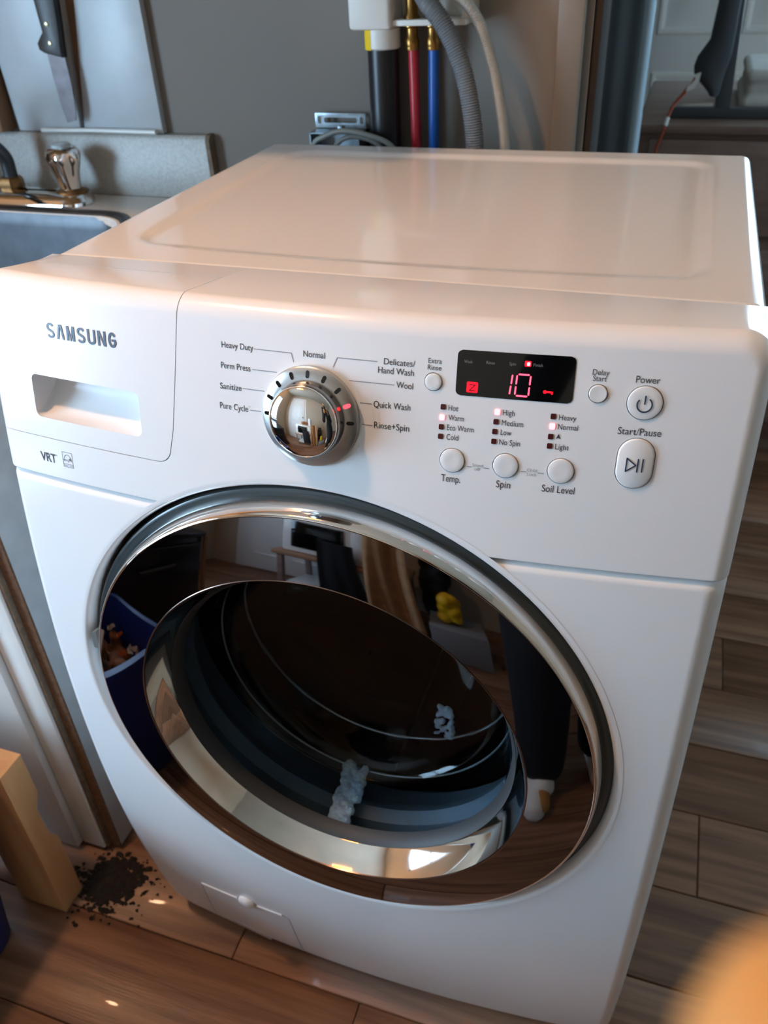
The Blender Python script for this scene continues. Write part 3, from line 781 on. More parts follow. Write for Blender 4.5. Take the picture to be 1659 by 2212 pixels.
# --- suds clinging inside the glass
def blob(cen, ax, ay, n, sx, sz, seed, r0=.006):
    rr = random.Random(seed); bm = bmesh.new()
    for k in range(n):
        u, v = rr.uniform(-1, 1), rr.uniform(-1, 1)
        w = 1-.35*(v+1)/2
        p = Vector(cen)+Vector(ax)*(u*sx*w)+Vector(ay)*(v*sz)
        bmesh.ops.create_icosphere(bm, subdivisions=1, radius=r0*rr.uniform(.5, 1.1), matrix=Matrix.Translation(p))
    return remesh(bm_me(bm, 'm'), .0016, 1)
def bowlp(ang, idx, dr=.008):
    r, h = bowl[idx]; t = radians(ang); return DO+Vector((cos(t)*(r+dr), 0, 0))+DU*(sin(t)*(r+dr))+DN*(h-.006)
s0 = DO+Vector((-.016, 0, 0))-DU*.1865+DN*-.072
link('soap_suds', blob(s0, (1, 0, 0), DN*1.0-DU*.22, 150, .017, .042, 3), 'suds', None, label='white soap suds clinging inside the lower door glass', category='suds', kind='stuff')
s1 = DO+Vector((.082, 0, 0))-DU*.12+DN*-.165
link('soap_suds', blob(s1, (1, 0, 0), DU*1.0, 40, .012, .026, 5, .005), 'suds', None, label='small pale streak of suds deep inside the drum', category='suds', kind='stuff')

# ================================================================== SINK COUNTER ON THE LEFT
CX1 = -.50
ct = boolean(box((XL+.01, .02, .876), (CX1, .782, .914), .004), prism(rrect(-1.28, -.605, .17, .648, .085, 8), 'z', .8, 1.0))
link('countertop', fixn(ct, 40), 'laminate', None, label='pale speckled laminate countertop beside the washing machine', category='countertop')
bs = thing('backsplash', 'pale laminate backsplash upstand along the wall behind the sink', 'backsplash', (-1.1, .79, .914))
link('upstand', prism([(.781, .914), (.781, 1.012), (.785, 1.0185), (.79, 1.0195), (.8, 1.0195), (.8, .914)], 'x', XL+.01, -.528), 'backsplash', bs)
link('end_cap', prism([(.779, .914), (.779, 1.012), (.784, 1.0195), (.79, 1.0205), (.8, 1.0205), (.8, .914)], 'x', -.528, -.520), 'raw_edge', bs)
# sink
def sink():
    rings = []; bm = bmesh.new()
    spec = [(-.012, .9145, .095), (-.010, .9185, .093), (.000, .9205, .085), (.006, .9190, .08), (.010, .912, .075), (.014, .89, .075), (.022, .78, .075), (.035, .755, .07), (.06, .745, .06), (.12, .742, .05)]
    for ins, z, r in spec:
        rings.append([bm.verts.new((x, yv, z)) for x, yv in rrect(-1.29+ins, -.595-ins, .16+ins, .658-ins, r, 10)])
    for a, b in zip(rings, rings[1:]):
        for i in range(len(a)): bm.faces.new((a[i], a[(i+1)%len(a)], b[(i+1)%len(a)], b[i]))
    bm.faces.new(rings[-1]); return bm_me(bm, 'm', sharp=60)
sk = thing('sink', 'grey stainless steel drop-in kitchen sink with rounded corner', 'sink', (-.94, .4, .742))
link('basin', sink(), 'stainless', sk)
link('drain', lathe([(.04, .7425), (.04, .745), (.032, .746), (.028, .7435), (.001, .7435)], (-.94, .41, 0), (0, 0, 1), 32), 'chrome', sk)
# faucet
fc = thing('faucet', 'chrome two-handle kitchen faucet at the back of the sink', 'faucet', (-.91, .715, .914))
pl = bmesh.new(); rg = []
for ins, z in ((0, .9145), (.001, .920), (.006, .926), (.008, .929), (.012, .931), (.022, .934)):
    rg.append([pl.verts.new((x, yv, z)) for x, yv in rrect(-1.075+ins, -.745-ins, .678+ins, .757-ins, .036-ins*.6, 8)])
for a, b in zip(rg, rg[1:]):
    for i in range(len(a)): pl.faces.new((a[i], a[(i+1)%len(a)], b[(i+1)%len(a)], b[i]))
pl.faces.new(rg[-1])
link('base_plate', bm_me(pl, 'm', sharp=30), 'chrome', fc)
for hx in (-.785, -1.035):
    lob = lambda t, h: 1 + (.10*cos(5*t) if .02 < h < .068 else .03*cos(5*t))
    hd = link('handle', lathe([(.017, 0), (.0185, .003), (.0185, .006), (.0195, .012), (.0215, .03), (.0265, .046), (.0305, .058), (.0295, .068), (.0225, .0745), (.0165, .076)], (hx, .724, .933), (0, 0, 1), 60, lobes=lob), 'chrome', fc)
    link('handle_button', lathe([(.0165, .074), (.0168, .079), (.014, .081), (.001, .0815)], (hx, .724, .933), (0, 0, 1), 32), mat('clear_button', (190, 200, 204), .15, coat=.5) if 'clear_button' not in MATS else MATS['clear_button'], hd)
    link('handle_collar', lathe([(.03, -.002), (.028, .002), (.02, .0045), (.018, .006)], (hx, .724, .933), (0, 0, 1), 32), mat('stained_metal', (150, 110, 70), .4, .9, noise=.5, nscale=70) if 'stained_metal' not in MATS else MATS['stained_metal'], hd)
link('spout_nut', lathe([(.021, .0), (.023, .003), (.023, .016), (.019, .022), (.012, .024)], (-.915, .724, .931), (0, 0, 1), 6), 'stained_metal', fc)
link('spout', tube([(-.915, .724, .94), (-.913, .724, .965), (-.912, .72, .99), (-.925, .70, 1.02), (-.945, .665, 1.045), (-.955, .60, 1.05), (-.955, .54, 1.035), (-.955, .52, 1.015)], .0125, 18, sm=6), 'stainless', fc)
# boards above the upstand, knife
bd = lambda out, nm, lab: link(nm, prism(out, 'y', .784, .7995, .001), 'melamine', None, label=lab, category='board', group='white boards above the sink')
bd([(-.611, 1.021), (-.611, 1.39), (-.703, 1.39), (-.774, 1.021)], 'wall_board', 'white speckled melamine board on the wall, right of the knife')
bd([(-.7825, 1.021), (-.755, 1.30), (-.753, 1.39), (-.933, 1.39), (-.917, 1.021)], 'wall_board', 'white speckled melamine board on the wall behind the knife')
link('backing_strip', box((-.80, .7985, 1.021), (-.64, .7998, 1.38)), 'tan_edge', None, label='brown strip showing in the gap between the two white boards', category='strip')
link('side_strip', box((-.985, .76, 1.021), (-.935, .7998, 1.38), .004), 'tan_edge', None, label='brown wooden strip left of the white boards behind the spout', category='strip')
link('caulk_bead', tube([(-.86, .776, 1.024), (-.75, .7755, 1.0255), (-.62, .776, 1.0245)], [.004]*3, 10), 'white_gloss', None, label='white caulk bead along the foot of the boards', category='caulk')
kf = thing('kitchen_knife', 'kitchen knife with worn blade and dark riveted handle hanging point down', 'knife', (-.78, .76, 1.04))
link('blade', prism([(-.796, 1.150), (-.762, 1.143), (-.7615, 1.10), (-.765, 1.06), (-.770, 1.044), (-.789, 1.040), (-.7935, 1.07), (-.7955, 1.11)][::-1], 'y', .7615, .7635), 'blade', kf)
hdl = link('handle', prism([(-.796, 1.149), (-.805, 1.154), (-.806, 1.164), (-.798, 1.173), (-.7905, 1.180), (-.7925, 1.228), (-.798, 1.262), (-.79, 1.275), (-.762, 1.272), (-.751, 1.228), (-.755, 1.19), (-.760, 1.16), (-.762, 1.142)][::-1], 'y', .754, .7705, .003), 'knife_handle', kf)
for p in ((-.779, 1.164), (-.777, 1.192), (-.775, 1.235)):
    link('rivet', lathe([(.0042, 0), (.0042, .0008), (.003, .0016), (.001, .0018)], (p[0], .754, p[1]), (0, -1, 0), 14), 'rivet', hdl)
# base cabinet
sc = thing('sink_cabinet', 'worn white sink base cabinet with raw brown panel edge', 'cabinet', (-1.1, .4, 0))
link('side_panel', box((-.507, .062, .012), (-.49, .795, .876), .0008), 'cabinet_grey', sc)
link('panel_edge', box((-.5075, .0585, .012), (-.4905, .062, .876)), 'chipboard', sc, label='raw brown chipboard edge')
link('face_stile', box((-.558, .046, .014), (-.5135, .066, .876), .002), 'cabinet_white', sc)
link('filler_strip', box((-.5135, .05, .014), (-.5075, .07, .876), .001), 'raw_edge', sc)
dn_ = link('cabinet_door', box((-.95, .034, .014), (-.5592, .052, .84), .002), 'cabinet_white', sc)
link('cabinet_door', box((-1.34, .034, .014), (-.953, .052, .84), .002), 'cabinet_white', sc)
link('carcass', boxes([((XL+.01, .066, .03), (-1.34, .79, .87)), ((-1.34, .066, .03), (-.51, .09, .06)), ((-1.34, .76, .03), (-.51, .79, .87)), ((-1.34, .066, .03), (-.51, .79, .05)), ((-1.34, .066, .84), (-.51, .085, .87))]), 'cabinet_white', sc)
# upper cabinet (throws the shade over the back of the machine)
uc = thing('upper_cabinet', 'warm oak upper cabinet with plain doors above the sink', 'cabinet', (-1.0, .6, 1.5))
link('carcass', box((XL+.01, .335, 1.40), (-.26, .798, 2.2), .002), 'cab_wood', uc)
for k in range(3):
    x0 = -1.735+k*.491
    d_ = link('door', box((x0+.003, .315, 1.403), (x0+.488, .334, 2.197), .003), 'cab_wood', uc)
    link('knob', lathe([(.006, 0), (.006, .012), (.014, .018), (.015, .024), (.01, .029), (.001, .03)], (x0+(.46 if k % 2 == 0 else .04), .315, 1.48), (0, -1, 0), 20), 'brass', d_)
# lumber offcut standing by the cabinet
link('lumber_offcut', prism([(-.0655, .0), (-.0655, .35), (-.021, .35), (-.021, .262), (-.034, .238), (-.033, .176), (-.026, .162), (-.021, .15), (-.021, .0)], 'x', -.605, -.5155, .0015), 'pine', None, label='notched pine lumber offcut standing on the floor beside the cabinet', category='lumber')
def dust_and_shade():
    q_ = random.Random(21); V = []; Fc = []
    for k in range(900):                     # dark flakes: dirt plus painted shade, thick near the cabinet foot, thinning outwards
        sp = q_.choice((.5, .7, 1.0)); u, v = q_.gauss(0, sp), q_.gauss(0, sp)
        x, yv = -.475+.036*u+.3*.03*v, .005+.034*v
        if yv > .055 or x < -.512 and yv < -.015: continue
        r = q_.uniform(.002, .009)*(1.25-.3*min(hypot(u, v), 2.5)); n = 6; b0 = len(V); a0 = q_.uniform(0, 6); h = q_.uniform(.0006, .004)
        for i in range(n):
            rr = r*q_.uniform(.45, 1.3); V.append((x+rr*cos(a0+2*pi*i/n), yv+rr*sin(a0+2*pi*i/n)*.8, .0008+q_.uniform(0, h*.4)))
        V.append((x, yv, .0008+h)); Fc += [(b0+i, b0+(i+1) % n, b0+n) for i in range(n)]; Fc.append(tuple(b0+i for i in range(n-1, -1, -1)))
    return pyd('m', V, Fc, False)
link('dust_shade_flakes', dust_and_shade(), mat('dust_and_shade', (32, 25, 21), .95, noise=.5, nscale=120), None, label='scatter of dusty black lint and painted shade on the floor at the cabinet foot', category='dust_and_shade', kind='stuff')
# blue bin and scraps
bn = thing('blue_bin', 'open dark blue plastic bin full of food scraps on the floor', 'bin', (-.7, -.27, 0))
bm = bmesh.new(); rg = []
for x0, x1, y0_, y1_, z, r in ((-.83, -.575, -.42, -.115, .001, .03), (-.835, -.57, -.425, -.11, .01, .035), (-.872, -.533, -.462, -.073, .385, .045), (-.884, -.521, -.474, -.061, .388, .05), (-.884, -.521, -.474, -.061, .402, .05), (-.866, -.539, -.456, -.079, .402, .042), (-.83, -.575, -.42, -.115, .012, .03)):
    rg.append([bm.verts.new((x, yv, z)) for x, yv in rrect(x0, x1, y0_, y1_, r, 6)])
for a, b in zip(rg, rg[1:]):
    for i in range(len(a)): bm.faces.new((a[i], a[(i+1)%len(a)], b[(i+1)%len(a)], b[i]))
bm.faces.new(rg[0][::-1]); bm.faces.new(rg[-1])
link('tub', bm_me(bm, 'm', sharp=35), 'blue_plastic', bn)
rs = random.Random(11)
SCR = [('orange_peel', 'orange_scrap', 'curl of orange peel in the blue bin'), ('onion_skin', 'pale_scrap', 'pale onion skin in the blue bin'), ('brown_peeling', 'brown_scrap', 'brown peeling in the blue bin')]
def scrap(cx, cy, cz, r, seed):
    q_ = random.Random(seed); bm = bmesh.new(); rg = []
    n = 9; a0 = q_.uniform(0, 6.28)
    for i in range(n):
        t = i/(n-1)*q_.uniform(2.2, 4); p = Vector((cx+r*cos(a0+t), cy+r*.8*sin(a0+t), cz+r*.35*sin(2*t+a0))); w = r*.34*(sin(pi*(i+.6)/n)+.15)
        rg.append([bm.verts.new(p+Vector((0, 0, w))), bm.verts.new(p+Vector((.004*cos(a0+t), .004*sin(a0+t), -w))), bm.verts.new(p+Vector((-.003*cos(a0+t), -.003*sin(a0+t), -w*.8)))])
    for a, b in zip(rg, rg[1:]):
        for i in range(3): bm.faces.new((a[i], a[(i+1)%3], b[(i+1)%3], b[i]))
    bm.faces.new(rg[0]); bm.faces.new(rg[-1][::-1]); return bm_me(bm, 'm', sharp=60)
link('compost_heap', remesh((lambda bm: ([bmesh.ops.create_icosphere(bm, subdivisions=1, radius=rs.uniform(.03, .05), matrix=Matrix.Translation((rs.uniform(-.81, -.59), rs.uniform(-.4, -.13), rs.uniform(.2, .285)))) for _ in range(60)], bm_me(bm, 'm'))[1])(bmesh.new()), .008, 1), mat('compost', (70, 48, 34), .8, col2=(150, 96, 60), nscale=26, bump=.5, bscale=70), None, label='heap of mixed kitchen scraps filling the blue bin', category='food scraps', kind='stuff')
for i in range(12):
    nm, mt, lb = SCR[i % 3]
    link(nm, scrap(rs.uniform(-.79, -.61), rs.uniform(-.38, -.15), rs.uniform(.32, .35), rs.uniform(.018, .03), i), mt, None, label=lb, category='food scrap', group='scraps in the blue bin')
link('paper_carton', box((-.12, -.02, -.004), (.12, .02, .004), .001, M=Matrix.Translation((-.66, -.2, .345)) @ Matrix.Rotation(radians(50), 4, 'Z') @ Matrix.Rotation(radians(14), 4, 'Y')), 'cardboard', None, label='flat grey carton strip lying across the scraps in the bin', category='carton')

# ================================================================== PIPES AND HOSES ON THE BACK WALL
ob = thing('outlet_box', 'white plastic laundry outlet box on the wall with drain fitting', 'outlet box', (-.15, .78, 1.165))
link('drain_housing', box((-.2345, .735, 1.176), (-.1695, .7995, 1.36), .006), 'white_plastic', ob)
link('valve_tray', boxes([((-.1695, .745, 1.18), (-.06, .7995, 1.188)), ((-.066, .745, 1.188), (-.054, .7995, 1.36)), ((-.1695, .79, 1.188), (-.066, .7995, 1.36))], bev=.0015), 'white_plastic', ob)
cl_ = link('drain_collar', lathe([(.024, 1.178), (.0265, 1.176), (.0265, 1.152), (.024, 1.150)], (-.192, .765, 0), (0, 0, 1), 40, close=None), 'white_plastic', ob)
bm = bmesh.new(); V_ = []
for k in range(7):
    a = radians(175+k*12); V_.append((bm.verts.new((-.192+.0268*cos(a), .765+.0268*sin(a), 1.176)), bm.verts.new((-.192+.0268*cos(a), .765+.0268*sin(a), 1.150))))
for a, b in zip(V_, V_[1:]): bm.faces.new((a[0], a[1], b[1], b[0]))
link('yellow_label', bm_me(bm, 'm'), 'yellow', cl_)
for vx, nm in ((-.146, 'a'), (-.114, 'b')):
    v_ = link('valve', lathe([(.009, 1.150), (.0105, 1.153), (.0105, 1.162), (.0085, 1.165), (.0085, 1.176), (.012, 1.178), (.012, 1.19), (.009, 1.195), (.009, 1.222), (.001, 1.224)], (vx, .765, 0), (0, 0, 1), 24), 'brass', ob)
    link('crimp_ring', lathe([(.0098, 1.148), (.0102, 1.15), (.0102, 1.158), (.0098, 1.16)], (vx, .765, 0), (0, 0, 1), 24), 'brass', v_)
link('standpipe', tube([(-.192, .765, 1.152), (-.192, .765, .6), (-.192, .765, .02)], .0235, 32), 'black_pipe', None, label='thick black drain standpipe below the white fitting', category='pipe')
link('hot_water_pipe', tube([(-.1455, .768, 1.152), (-.1435, .768, 1.05), (-.142, .768, .8), (-.142, .768, .02)], .008, 20), 'red_pex', None, label='red plastic water pipe between the black pipe and the blue pipe', category='pipe')
link('cold_water_pipe', tube([(-.1135, .768, 1.154), (-.1145, .768, 1.05), (-.115, .768, .8), (-.115, .768, .02)], .008, 20), 'blue_pex', None, label='blue plastic water pipe right of the red pipe', category='pipe')
def ribbed(P, r, pitch=.0035, amp=.07, n=16, sm=14):
    Q = spline(P, sm); out = [Q[0]]; acc = 0
    # resample evenly
    L = [0]
    for a, b in zip(Q, Q[1:]): L.append(L[-1]+(b-a).length)
    m = int(L[-1]/(pitch/4)); pts = []; j = 0
    for i in range(m+1):
        s = L[-1]*i/m
        while j < len(L)-2 and L[j+1] < s: j += 1
        t = (s-L[j])/max(L[j+1]-L[j], 1e-9); pts.append(Q[j].lerp(Q[j+1], t))
    R = [r*(1+amp*sin(2*pi*i/4)) for i in range(m+1)]
    bm = bmesh.new(); add_tube(bm, pts, R, n); return bm_me(bm, 'm', sharp=80)
link('drain_hose', ribbed([(-.16, .762, 1.225), (-.135, .745, 1.232), (-.108, .722, 1.208), (-.082, .715, 1.179), (-.058, .712, 1.134), (-.043, .71, 1.08), (-.035, .71, 1.02), (-.03, .71, .9), (-.03, .71, .7)], .0128), 'hose_grey', None, label='thick grey ribbed drain hose arching down behind the machine', category='hose')
link('supply_hose', ribbed([(-.114, .765, 1.215), (-.09, .74, 1.224), (-.06, .725, 1.212), (-.036, .72, 1.186), (-.02, .718, 1.15), (-.006, .716, 1.105), (.008, .716, 1.025), (.012, .716, .9), (.012, .716, .7)], .0078, .002, .06), 'braid', None, label='thin braided silver supply hose arching right of the grey hose', category='hose')
eb = thing('electrical_box', 'galvanised metal electrical box with slotted mounting ears on the wall', 'electrical box', (-.275, .79, .98))
slots = [rrect(-.3145, -.3085, 1.042, 1.053, .0028, 4), rrect(-.3035, -.2465, 1.0435, 1.0515, .0035, 4), rrect(-.2415, -.2355, 1.042, 1.053, .0028, 4)]
ear = box((-.3195, .782, 1.036), (-.2315, .785, 1.058), .0006)
for s in slots: ear = boolean(ear, prism(s, 'y', .77, .79))
link('mounting_ear', fixn(ear, 30), 'galvanised', eb)
link('ear_tab', box((-.279, .777, 1.030), (-.271, .783, 1.040), .0008), 'galvanised', eb)
link('casing', boxes([((-.318, .75, .97), (-.316, .799, 1.034)), ((-.235, .75, .97), (-.233, .799, 1.034)), ((-.318, .75, .97), (-.233, .799, .972)), ((-.318, .75, 1.0325), (-.233, .799, 1.0345)), ((-.318, .785, .97), (-.233, .799, 1.034))]), 'galvanised', eb)
link('power_cable', tube([(-.31, .735, .98), (-.303, .73, 1.02), (-.284, .727, 1.033), (-.252, .725, 1.0425), (-.214, .725, 1.0385), (-.172, .728, 1.022), (-.15, .73, .98)], .0042, 12, sm=8), 'cable', None, label='grey cable arching in front of the electrical box, the higher one', category='cable')
link('power_cable', tube([(-.285, .74, .985), (-.268, .738, 1.018), (-.25, .736, 1.0305), (-.225, .736, 1.032), (-.195, .737, 1.02), (-.175, .74, .985)], .0038, 12, sm=8), 'cable', None, label='grey cable arching in front of the electrical box, the lower one', category='cable')

# ================================================================== FAR ROOM ON THE RIGHT
ds = thing('dresser', 'dark brown wooden dresser in the room beyond the washing machine', 'dresser', (.7, 2.05, 0))
link('carcass', box((.145, 1.735, .06), (1.3, 2.4, .858), .004), 'dark_wood', ds)
link('top', box((.135, 1.715, .858), (1.31, 2.41, .880), .005), 'dark_wood', ds)
for zz in (.1, .36, .62):
    for xa, xb in ((.17, .71), (.735, 1.275)):
        dr_ = link('drawer', box((xa, 1.722, zz), (xb, 1.74, zz+.225), .005), 'dark_wood', ds)
        for kx_ in (xa+.13, xb-.13):
            link('knob', lathe([(.007, 0), (.007, .01), (.015, .016), (.014, .024), (.001, .027)], (kx_, 1.722, zz+.11), (0, -1, 0), 16), 'black_matte', dr_)
link('base', box((.16, 1.75, .0), (1.29, 2.39, .06)), 'dark_wood', ds)
st_ = thing('display_stand', 'dark flat post and crossbar frame standing on the dresser', 'stand', (.33, 1.8, .88))
link('crossbar', box((.207, 1.79, .8805), (1.1, 1.82, .905), .003), mat('stand_grey', (74, 78, 82), .5), st_)
link('post', prism([(.313, .9045), (.348, .9045), (.339, 1.13), (.32, 1.6), (.268, 1.6), (.286, 1.13)], 'y', 1.795, 1.815, .002), 'stand_grey', st_)
bm = bmesh.new(); rg = []
for z, xa, xb in ((1.45, .262, .33), (1.13, .281, .33), (1.055, .276, .33), (1.02, .254, .33), (1.0, .249, .325), (.985, .251, .322), (.97, .262, .32), (.945, .288, .318), (.935, .295, .315)):
    c_ = (xa+xb)/2; hw = (xb-xa)/2; rg.append([bm.verts.new((c_+hw*cos(2*pi*k/16), 1.775+.018*sin(2*pi*k/16), z)) for k in range(16)])
for a, b in zip(rg, rg[1:]):
    for i in range(16): bm.faces.new((a[i], a[(i+1)%16], b[(i+1)%16], b[i]))
bm.faces.new(rg[0][::-1]); bm.faces.new(rg[-1])
link('hanging_cloth', bm_me(bm, 'm', sharp=70), mat('cloth_grey', (66, 68, 72), .9), None, label='dark bunched cloth hanging against the post on the dresser', category='cloth')
def lump(lo, hi, seed, n=40, r=.03, vox=.01):
    q_ = random.Random(seed); bm = bmesh.new()
    for _ in range(n):
        bmesh.ops.create_icosphere(bm, subdivisions=2, radius=r*q_.uniform(.6, 1.1), matrix=Matrix.Translation((q_.uniform(lo[0]+r, hi[0]-r), q_.uniform(lo[1]+r, hi[1]-r), q_.uniform(lo[2]+r*.9, max(hi[2]-r, lo[2]+r*.95)))))
    return remesh(bm_me(bm, 'm'), vox, 3)
link('folded_towel', remesh(boxes([((.37, 1.9, .8805), (.8, 2.25, .913)), ((.38, 1.91, .911), (.79, 2.24, .944)), ((.375, 1.905, .942), (.77, 2.23, .972))], bev=.013), .006, 3), 'white_cloth', None, label='pale folded towels lying on the dresser right of the post', category='towel')
link('folded_paper', prism([(.232, 1.83), (.30, 1.86), (.31, 1.93), (.235, 1.9)], 'z', .8805, .895, .001), 'cardboard', None, label='beige folded paper on the dresser left of the post', category='paper')
cd = thing('tagged_cord', 'reddish cord with a white tag hanging over the dresser edge', 'cord', (.2, 1.72, .8))
link('cord', tube([(.256, 1.745, .978), (.236, 1.745, .945), (.216, 1.735, .918), (.207, 1.715, .893), (.2, 1.705, .86), (.188, 1.704, .80), (.183, 1.704, .60)], .0038, 10, sm=5), 'orange_cord', cd)
link('tag', prism([(.236, .946), (.246, .968), (.256, .985), (.268, .99), (.266, .97), (.258, .955)], 'y', 1.742, 1.746), 'white_gloss', cd)
link('band', tube([(.2075, 1.716, .896), (.2045, 1.709, .878)], .0052, 10), 'white_gloss', cd)
link('wall_curtain', (lambda: (lambda V, Fc: pyd('m', V, Fc))(*(lambda n, m: ([(-.35+.42*i/n, 3.2+.006*sin(i*.7), .02+2.1*j/m) for j in range(m+1) for i in range(n+1)] + [(-.35+.42*i/n, 3.206+.006*sin(i*.7), .02+2.1*j/m) for j in range(m+1) for i in range(n+1)], [(j*(n+1)+i, j*(n+1)+i+1, (j+1)*(n+1)+i+1, (j+1)*(n+1)+i) for j in range(m) for i in range(n)]))(48, 4)))(), mat('curtain', (86, 92, 96), .9), None, label='dim grey curtain hanging beyond the end of the wall', category='curtain')

# ================================================================== BEHIND THE CAMERA (seen in the chrome and the tinted door)
nv = thing('storage_chest', 'dark navy storage chest with tan corner strips under the left-hand window', 'chest', (-1.4, -.85, 0))
link('body', box((-1.745, -1.2, .0), (-1.02, -.45, .54), .006), 'navy_dark', nv)
link('front_panel', box((-1.02, -1.17, .06), (-1.0, -.48, .5), .006), 'navy_dark', nv)
link('handle', tube([(-.975, -.95, .4), (-.975, -.7, .4)], .009, 14), 'stainless', nv)
link('corner_strip', box((-1.02, -.448, .0), (-1.0, -.43, .54)), 'tan_edge', nv)
link('corner_strip', box((-1.02, -1.222, .0), (-1.0, -1.204, .54)), 'tan_edge', nv)
link('lid', box((-1.745, -1.205, .541), (-.995, -.445, .57), .006), 'navy_dark', nv)
n_before = set(bpy.data.objects)
tb = thing('side_table', 'small pale wooden table carrying the microwave', 'table', (.15, -1.95, 0))
link('top', box((-.2, -2.2, .43), (.55, -1.7, .465), .006), 'tan_edge', tb)
for lx in (-.17, .5):
    for ly in (-2.16, -1.75): link('leg', box((lx, ly, 0), (lx+.035, ly+.035, .43), .003), 'dark_wood', tb)
link('shelf', box((-.165, -2.16, .14), (.53, -1.73, .16), .003), 'white_gloss', tb)
mw = thing('microwave', 'white microwave oven with dark glass door on the small table', 'microwave', (.1, -1.95, .467))
link('body', box((-.16, -2.15, .467), (.36, -1.76, .76), .012), 'white_gloss', mw)
link('window', box((-.1, -1.76, .51), (.21, -1.752, .72), .003), 'black_glass', mw)
link('keypad', box((.25, -1.76, .51), (.34, -1.755, .72), .002), 'white_paint', mw)
link('bread_loaf', lump((-.05, -2.05, .762), (.2, -1.9, .87), 2, 30, .045, .01), 'bread', None, label='brown bread loaf on top of the microwave', category='bread')
link('paper_towel', lathe([(.02, 0), (.055, 0), (.056, .004), (.056, .22), (.02, .22)], (.28, -1.95, .762), (0, 0, 1), 32), 'white_paint', None, label='white paper roll standing on the microwave', category='paper roll')
def drape(x0, x1, y, z0, z1, seed, amp=.02, th=.012):
    q_ = random.Random(seed); ph = [q_.uniform(0, 6.28) for _ in range(4)]; n, m = 30, 16; V = []
    for s in (0, 1):
        for j in range(m+1):
            for i in range(n+1):
                u, v = i/n, j/m; x = x0+(x1-x0)*u*(1-.12*sin(3*v+ph[0])); yy = y+amp*sin(7*u+ph[1]+v)+amp*.6*sin(15*u+ph[2])*(.4+v)+s*th; V.append((x, yy, z1+(z0-z1)*v+.012*sin(9*u+ph[3])*v))
    k_ = (n+1)*(m+1); Fc = []
    for s in (0, 1):
        for j in range(m):
            for i in range(n):
                a = s*k_+j*(n+1)+i; f = (a, a+1, a+n+2, a+n+1); Fc.append(f if s == 0 else f[::-1])
    B = [i for i in range(n+1)] + [j*(n+1)+n for j in range(1, m+1)] + [m*(n+1)+i for i in range(n-1, -1, -1)] + [j*(n+1) for j in range(m-1, 0, -1)]
    for a, b in zip(B, B[1:]+B[:1]): Fc.append((a, b, b+k_, a+k_))
    return fixn(pyd('m', V, Fc), 60)
link('black_towel', drape(.08, .3, -1.688, .17, .62, 3, .006), 'black_cloth', None, label='black towel hanging over the front of the microwave', category='towel')
link('tan_jacket', drape(.34, .58, -1.64, .05, .82, 8, .03), 'tan_cloth', None, label='tan canvas jacket hanging beside the microwave', category='jacket')
for o_ in set(bpy.data.objects)-n_before:          # the microwave corner stands further left and nearer the wall
    if o_.parent is None: o_.location += Vector((-.63, .1, 0))
    elif o_.type == 'MESH' and o_.parent.type == 'EMPTY': pass
link('snack_bag', lump((.04, -1.68, .23), (.2, -1.52, .46), 6, 40, .045, .008), 'yellow', None, label='yellow snack bag on top of the grey box by the black rubbish bag', category='bag')
link('grey_box', box((-.0, -1.78, 0), (.3, -1.46, .228), .006), 'grey_fabric', None, label='grey box on the floor under the yellow snack bag', category='box')
link('rubbish_bag', lump((-.06, -2.18, .0), (.16, -1.8, .72), 9, 120, .07, .012), 'black_matte', None, label='tall full black rubbish bag standing beside the microwave table', category='bag')
link('white_jug', lathe([(.001, 0), (.075, 0), (.08, .01), (.08, .2), (.06, .26), (.022, .29), (.022, .32), (.001, .32)], (.48, -1.45, 0), (0, 0, 1), 32), 'white_plastic', None, label='white plastic jug standing on the floor by the grey box', category='jug')

# photographer
def cl(x, y, z): return CAM + CR @ Vector((x, y, z))
ph = thing('smartphone', 'dark smartphone held up in front of the washing machine', 'phone', cl(.005, -.055, .008))
PM = Matrix.Translation(CAM) @ CR.to_4x4()
link('body', box((-.033, -.135, .0065), (.043, .025, .0135), .003, M=PM), 'black_matte', ph)
link('screen', box((-.03, -.131, .0134), (.04, .021, .0142), .0003, M=PM), 'black_glass', ph)
pr = thing('person', 'person in black clothes and white shoes holding a phone, orange-lit fingertip in front', 'person', (.52, -1.0, 0))
HR = [cl(*p) for p in ((.066, -.078, .004), (.062, -.064, -.026), (.046, -.048, -.041), (.0258, -.0330, -.0425))]
bm = bmesh.new()
def chain(bm, P, R):
    for (a, b), (ra, rb) in zip(zip(P, P[1:]), zip(R, R[1:])): capsule(bm, a, b, ra, rb)
palmR, wrR = cl(.068, -.115, .018), cl(.085, -.175, .05)
elR, shR = Vector((.66, -.86, 1.02)), Vector((.68, -1.02, 1.40))
palmL, wrL = cl(-.062, -.115, .022), cl(-.075, -.175, .055)
elL, shL = Vector((.20, -1.0, 1.02)), Vector((.33, -1.08, 1.40))
chain(bm, HR, [.0105, .0110, .0116, .0118])
for P in ([(.068, -.098, .004), (.066, -.097, -.016), (.045, -.093, -.012), (.028, -.09, -.006)], [(.068, -.116, .004), (.064, -.117, -.015), (.042, -.113, -.012), (.026, -.11, -.006)], [(.066, -.133, .006), (.06, -.135, -.012), (.04, -.131, -.01), (.028, -.128, -.006)], [(.068, -.14, .034), (.062, -.112, .036), (.046, -.092, .028), (.03, -.078, .024)]):
    chain(bm, [cl(*p) for p in P], [.0098, .0095, .009, .0082])
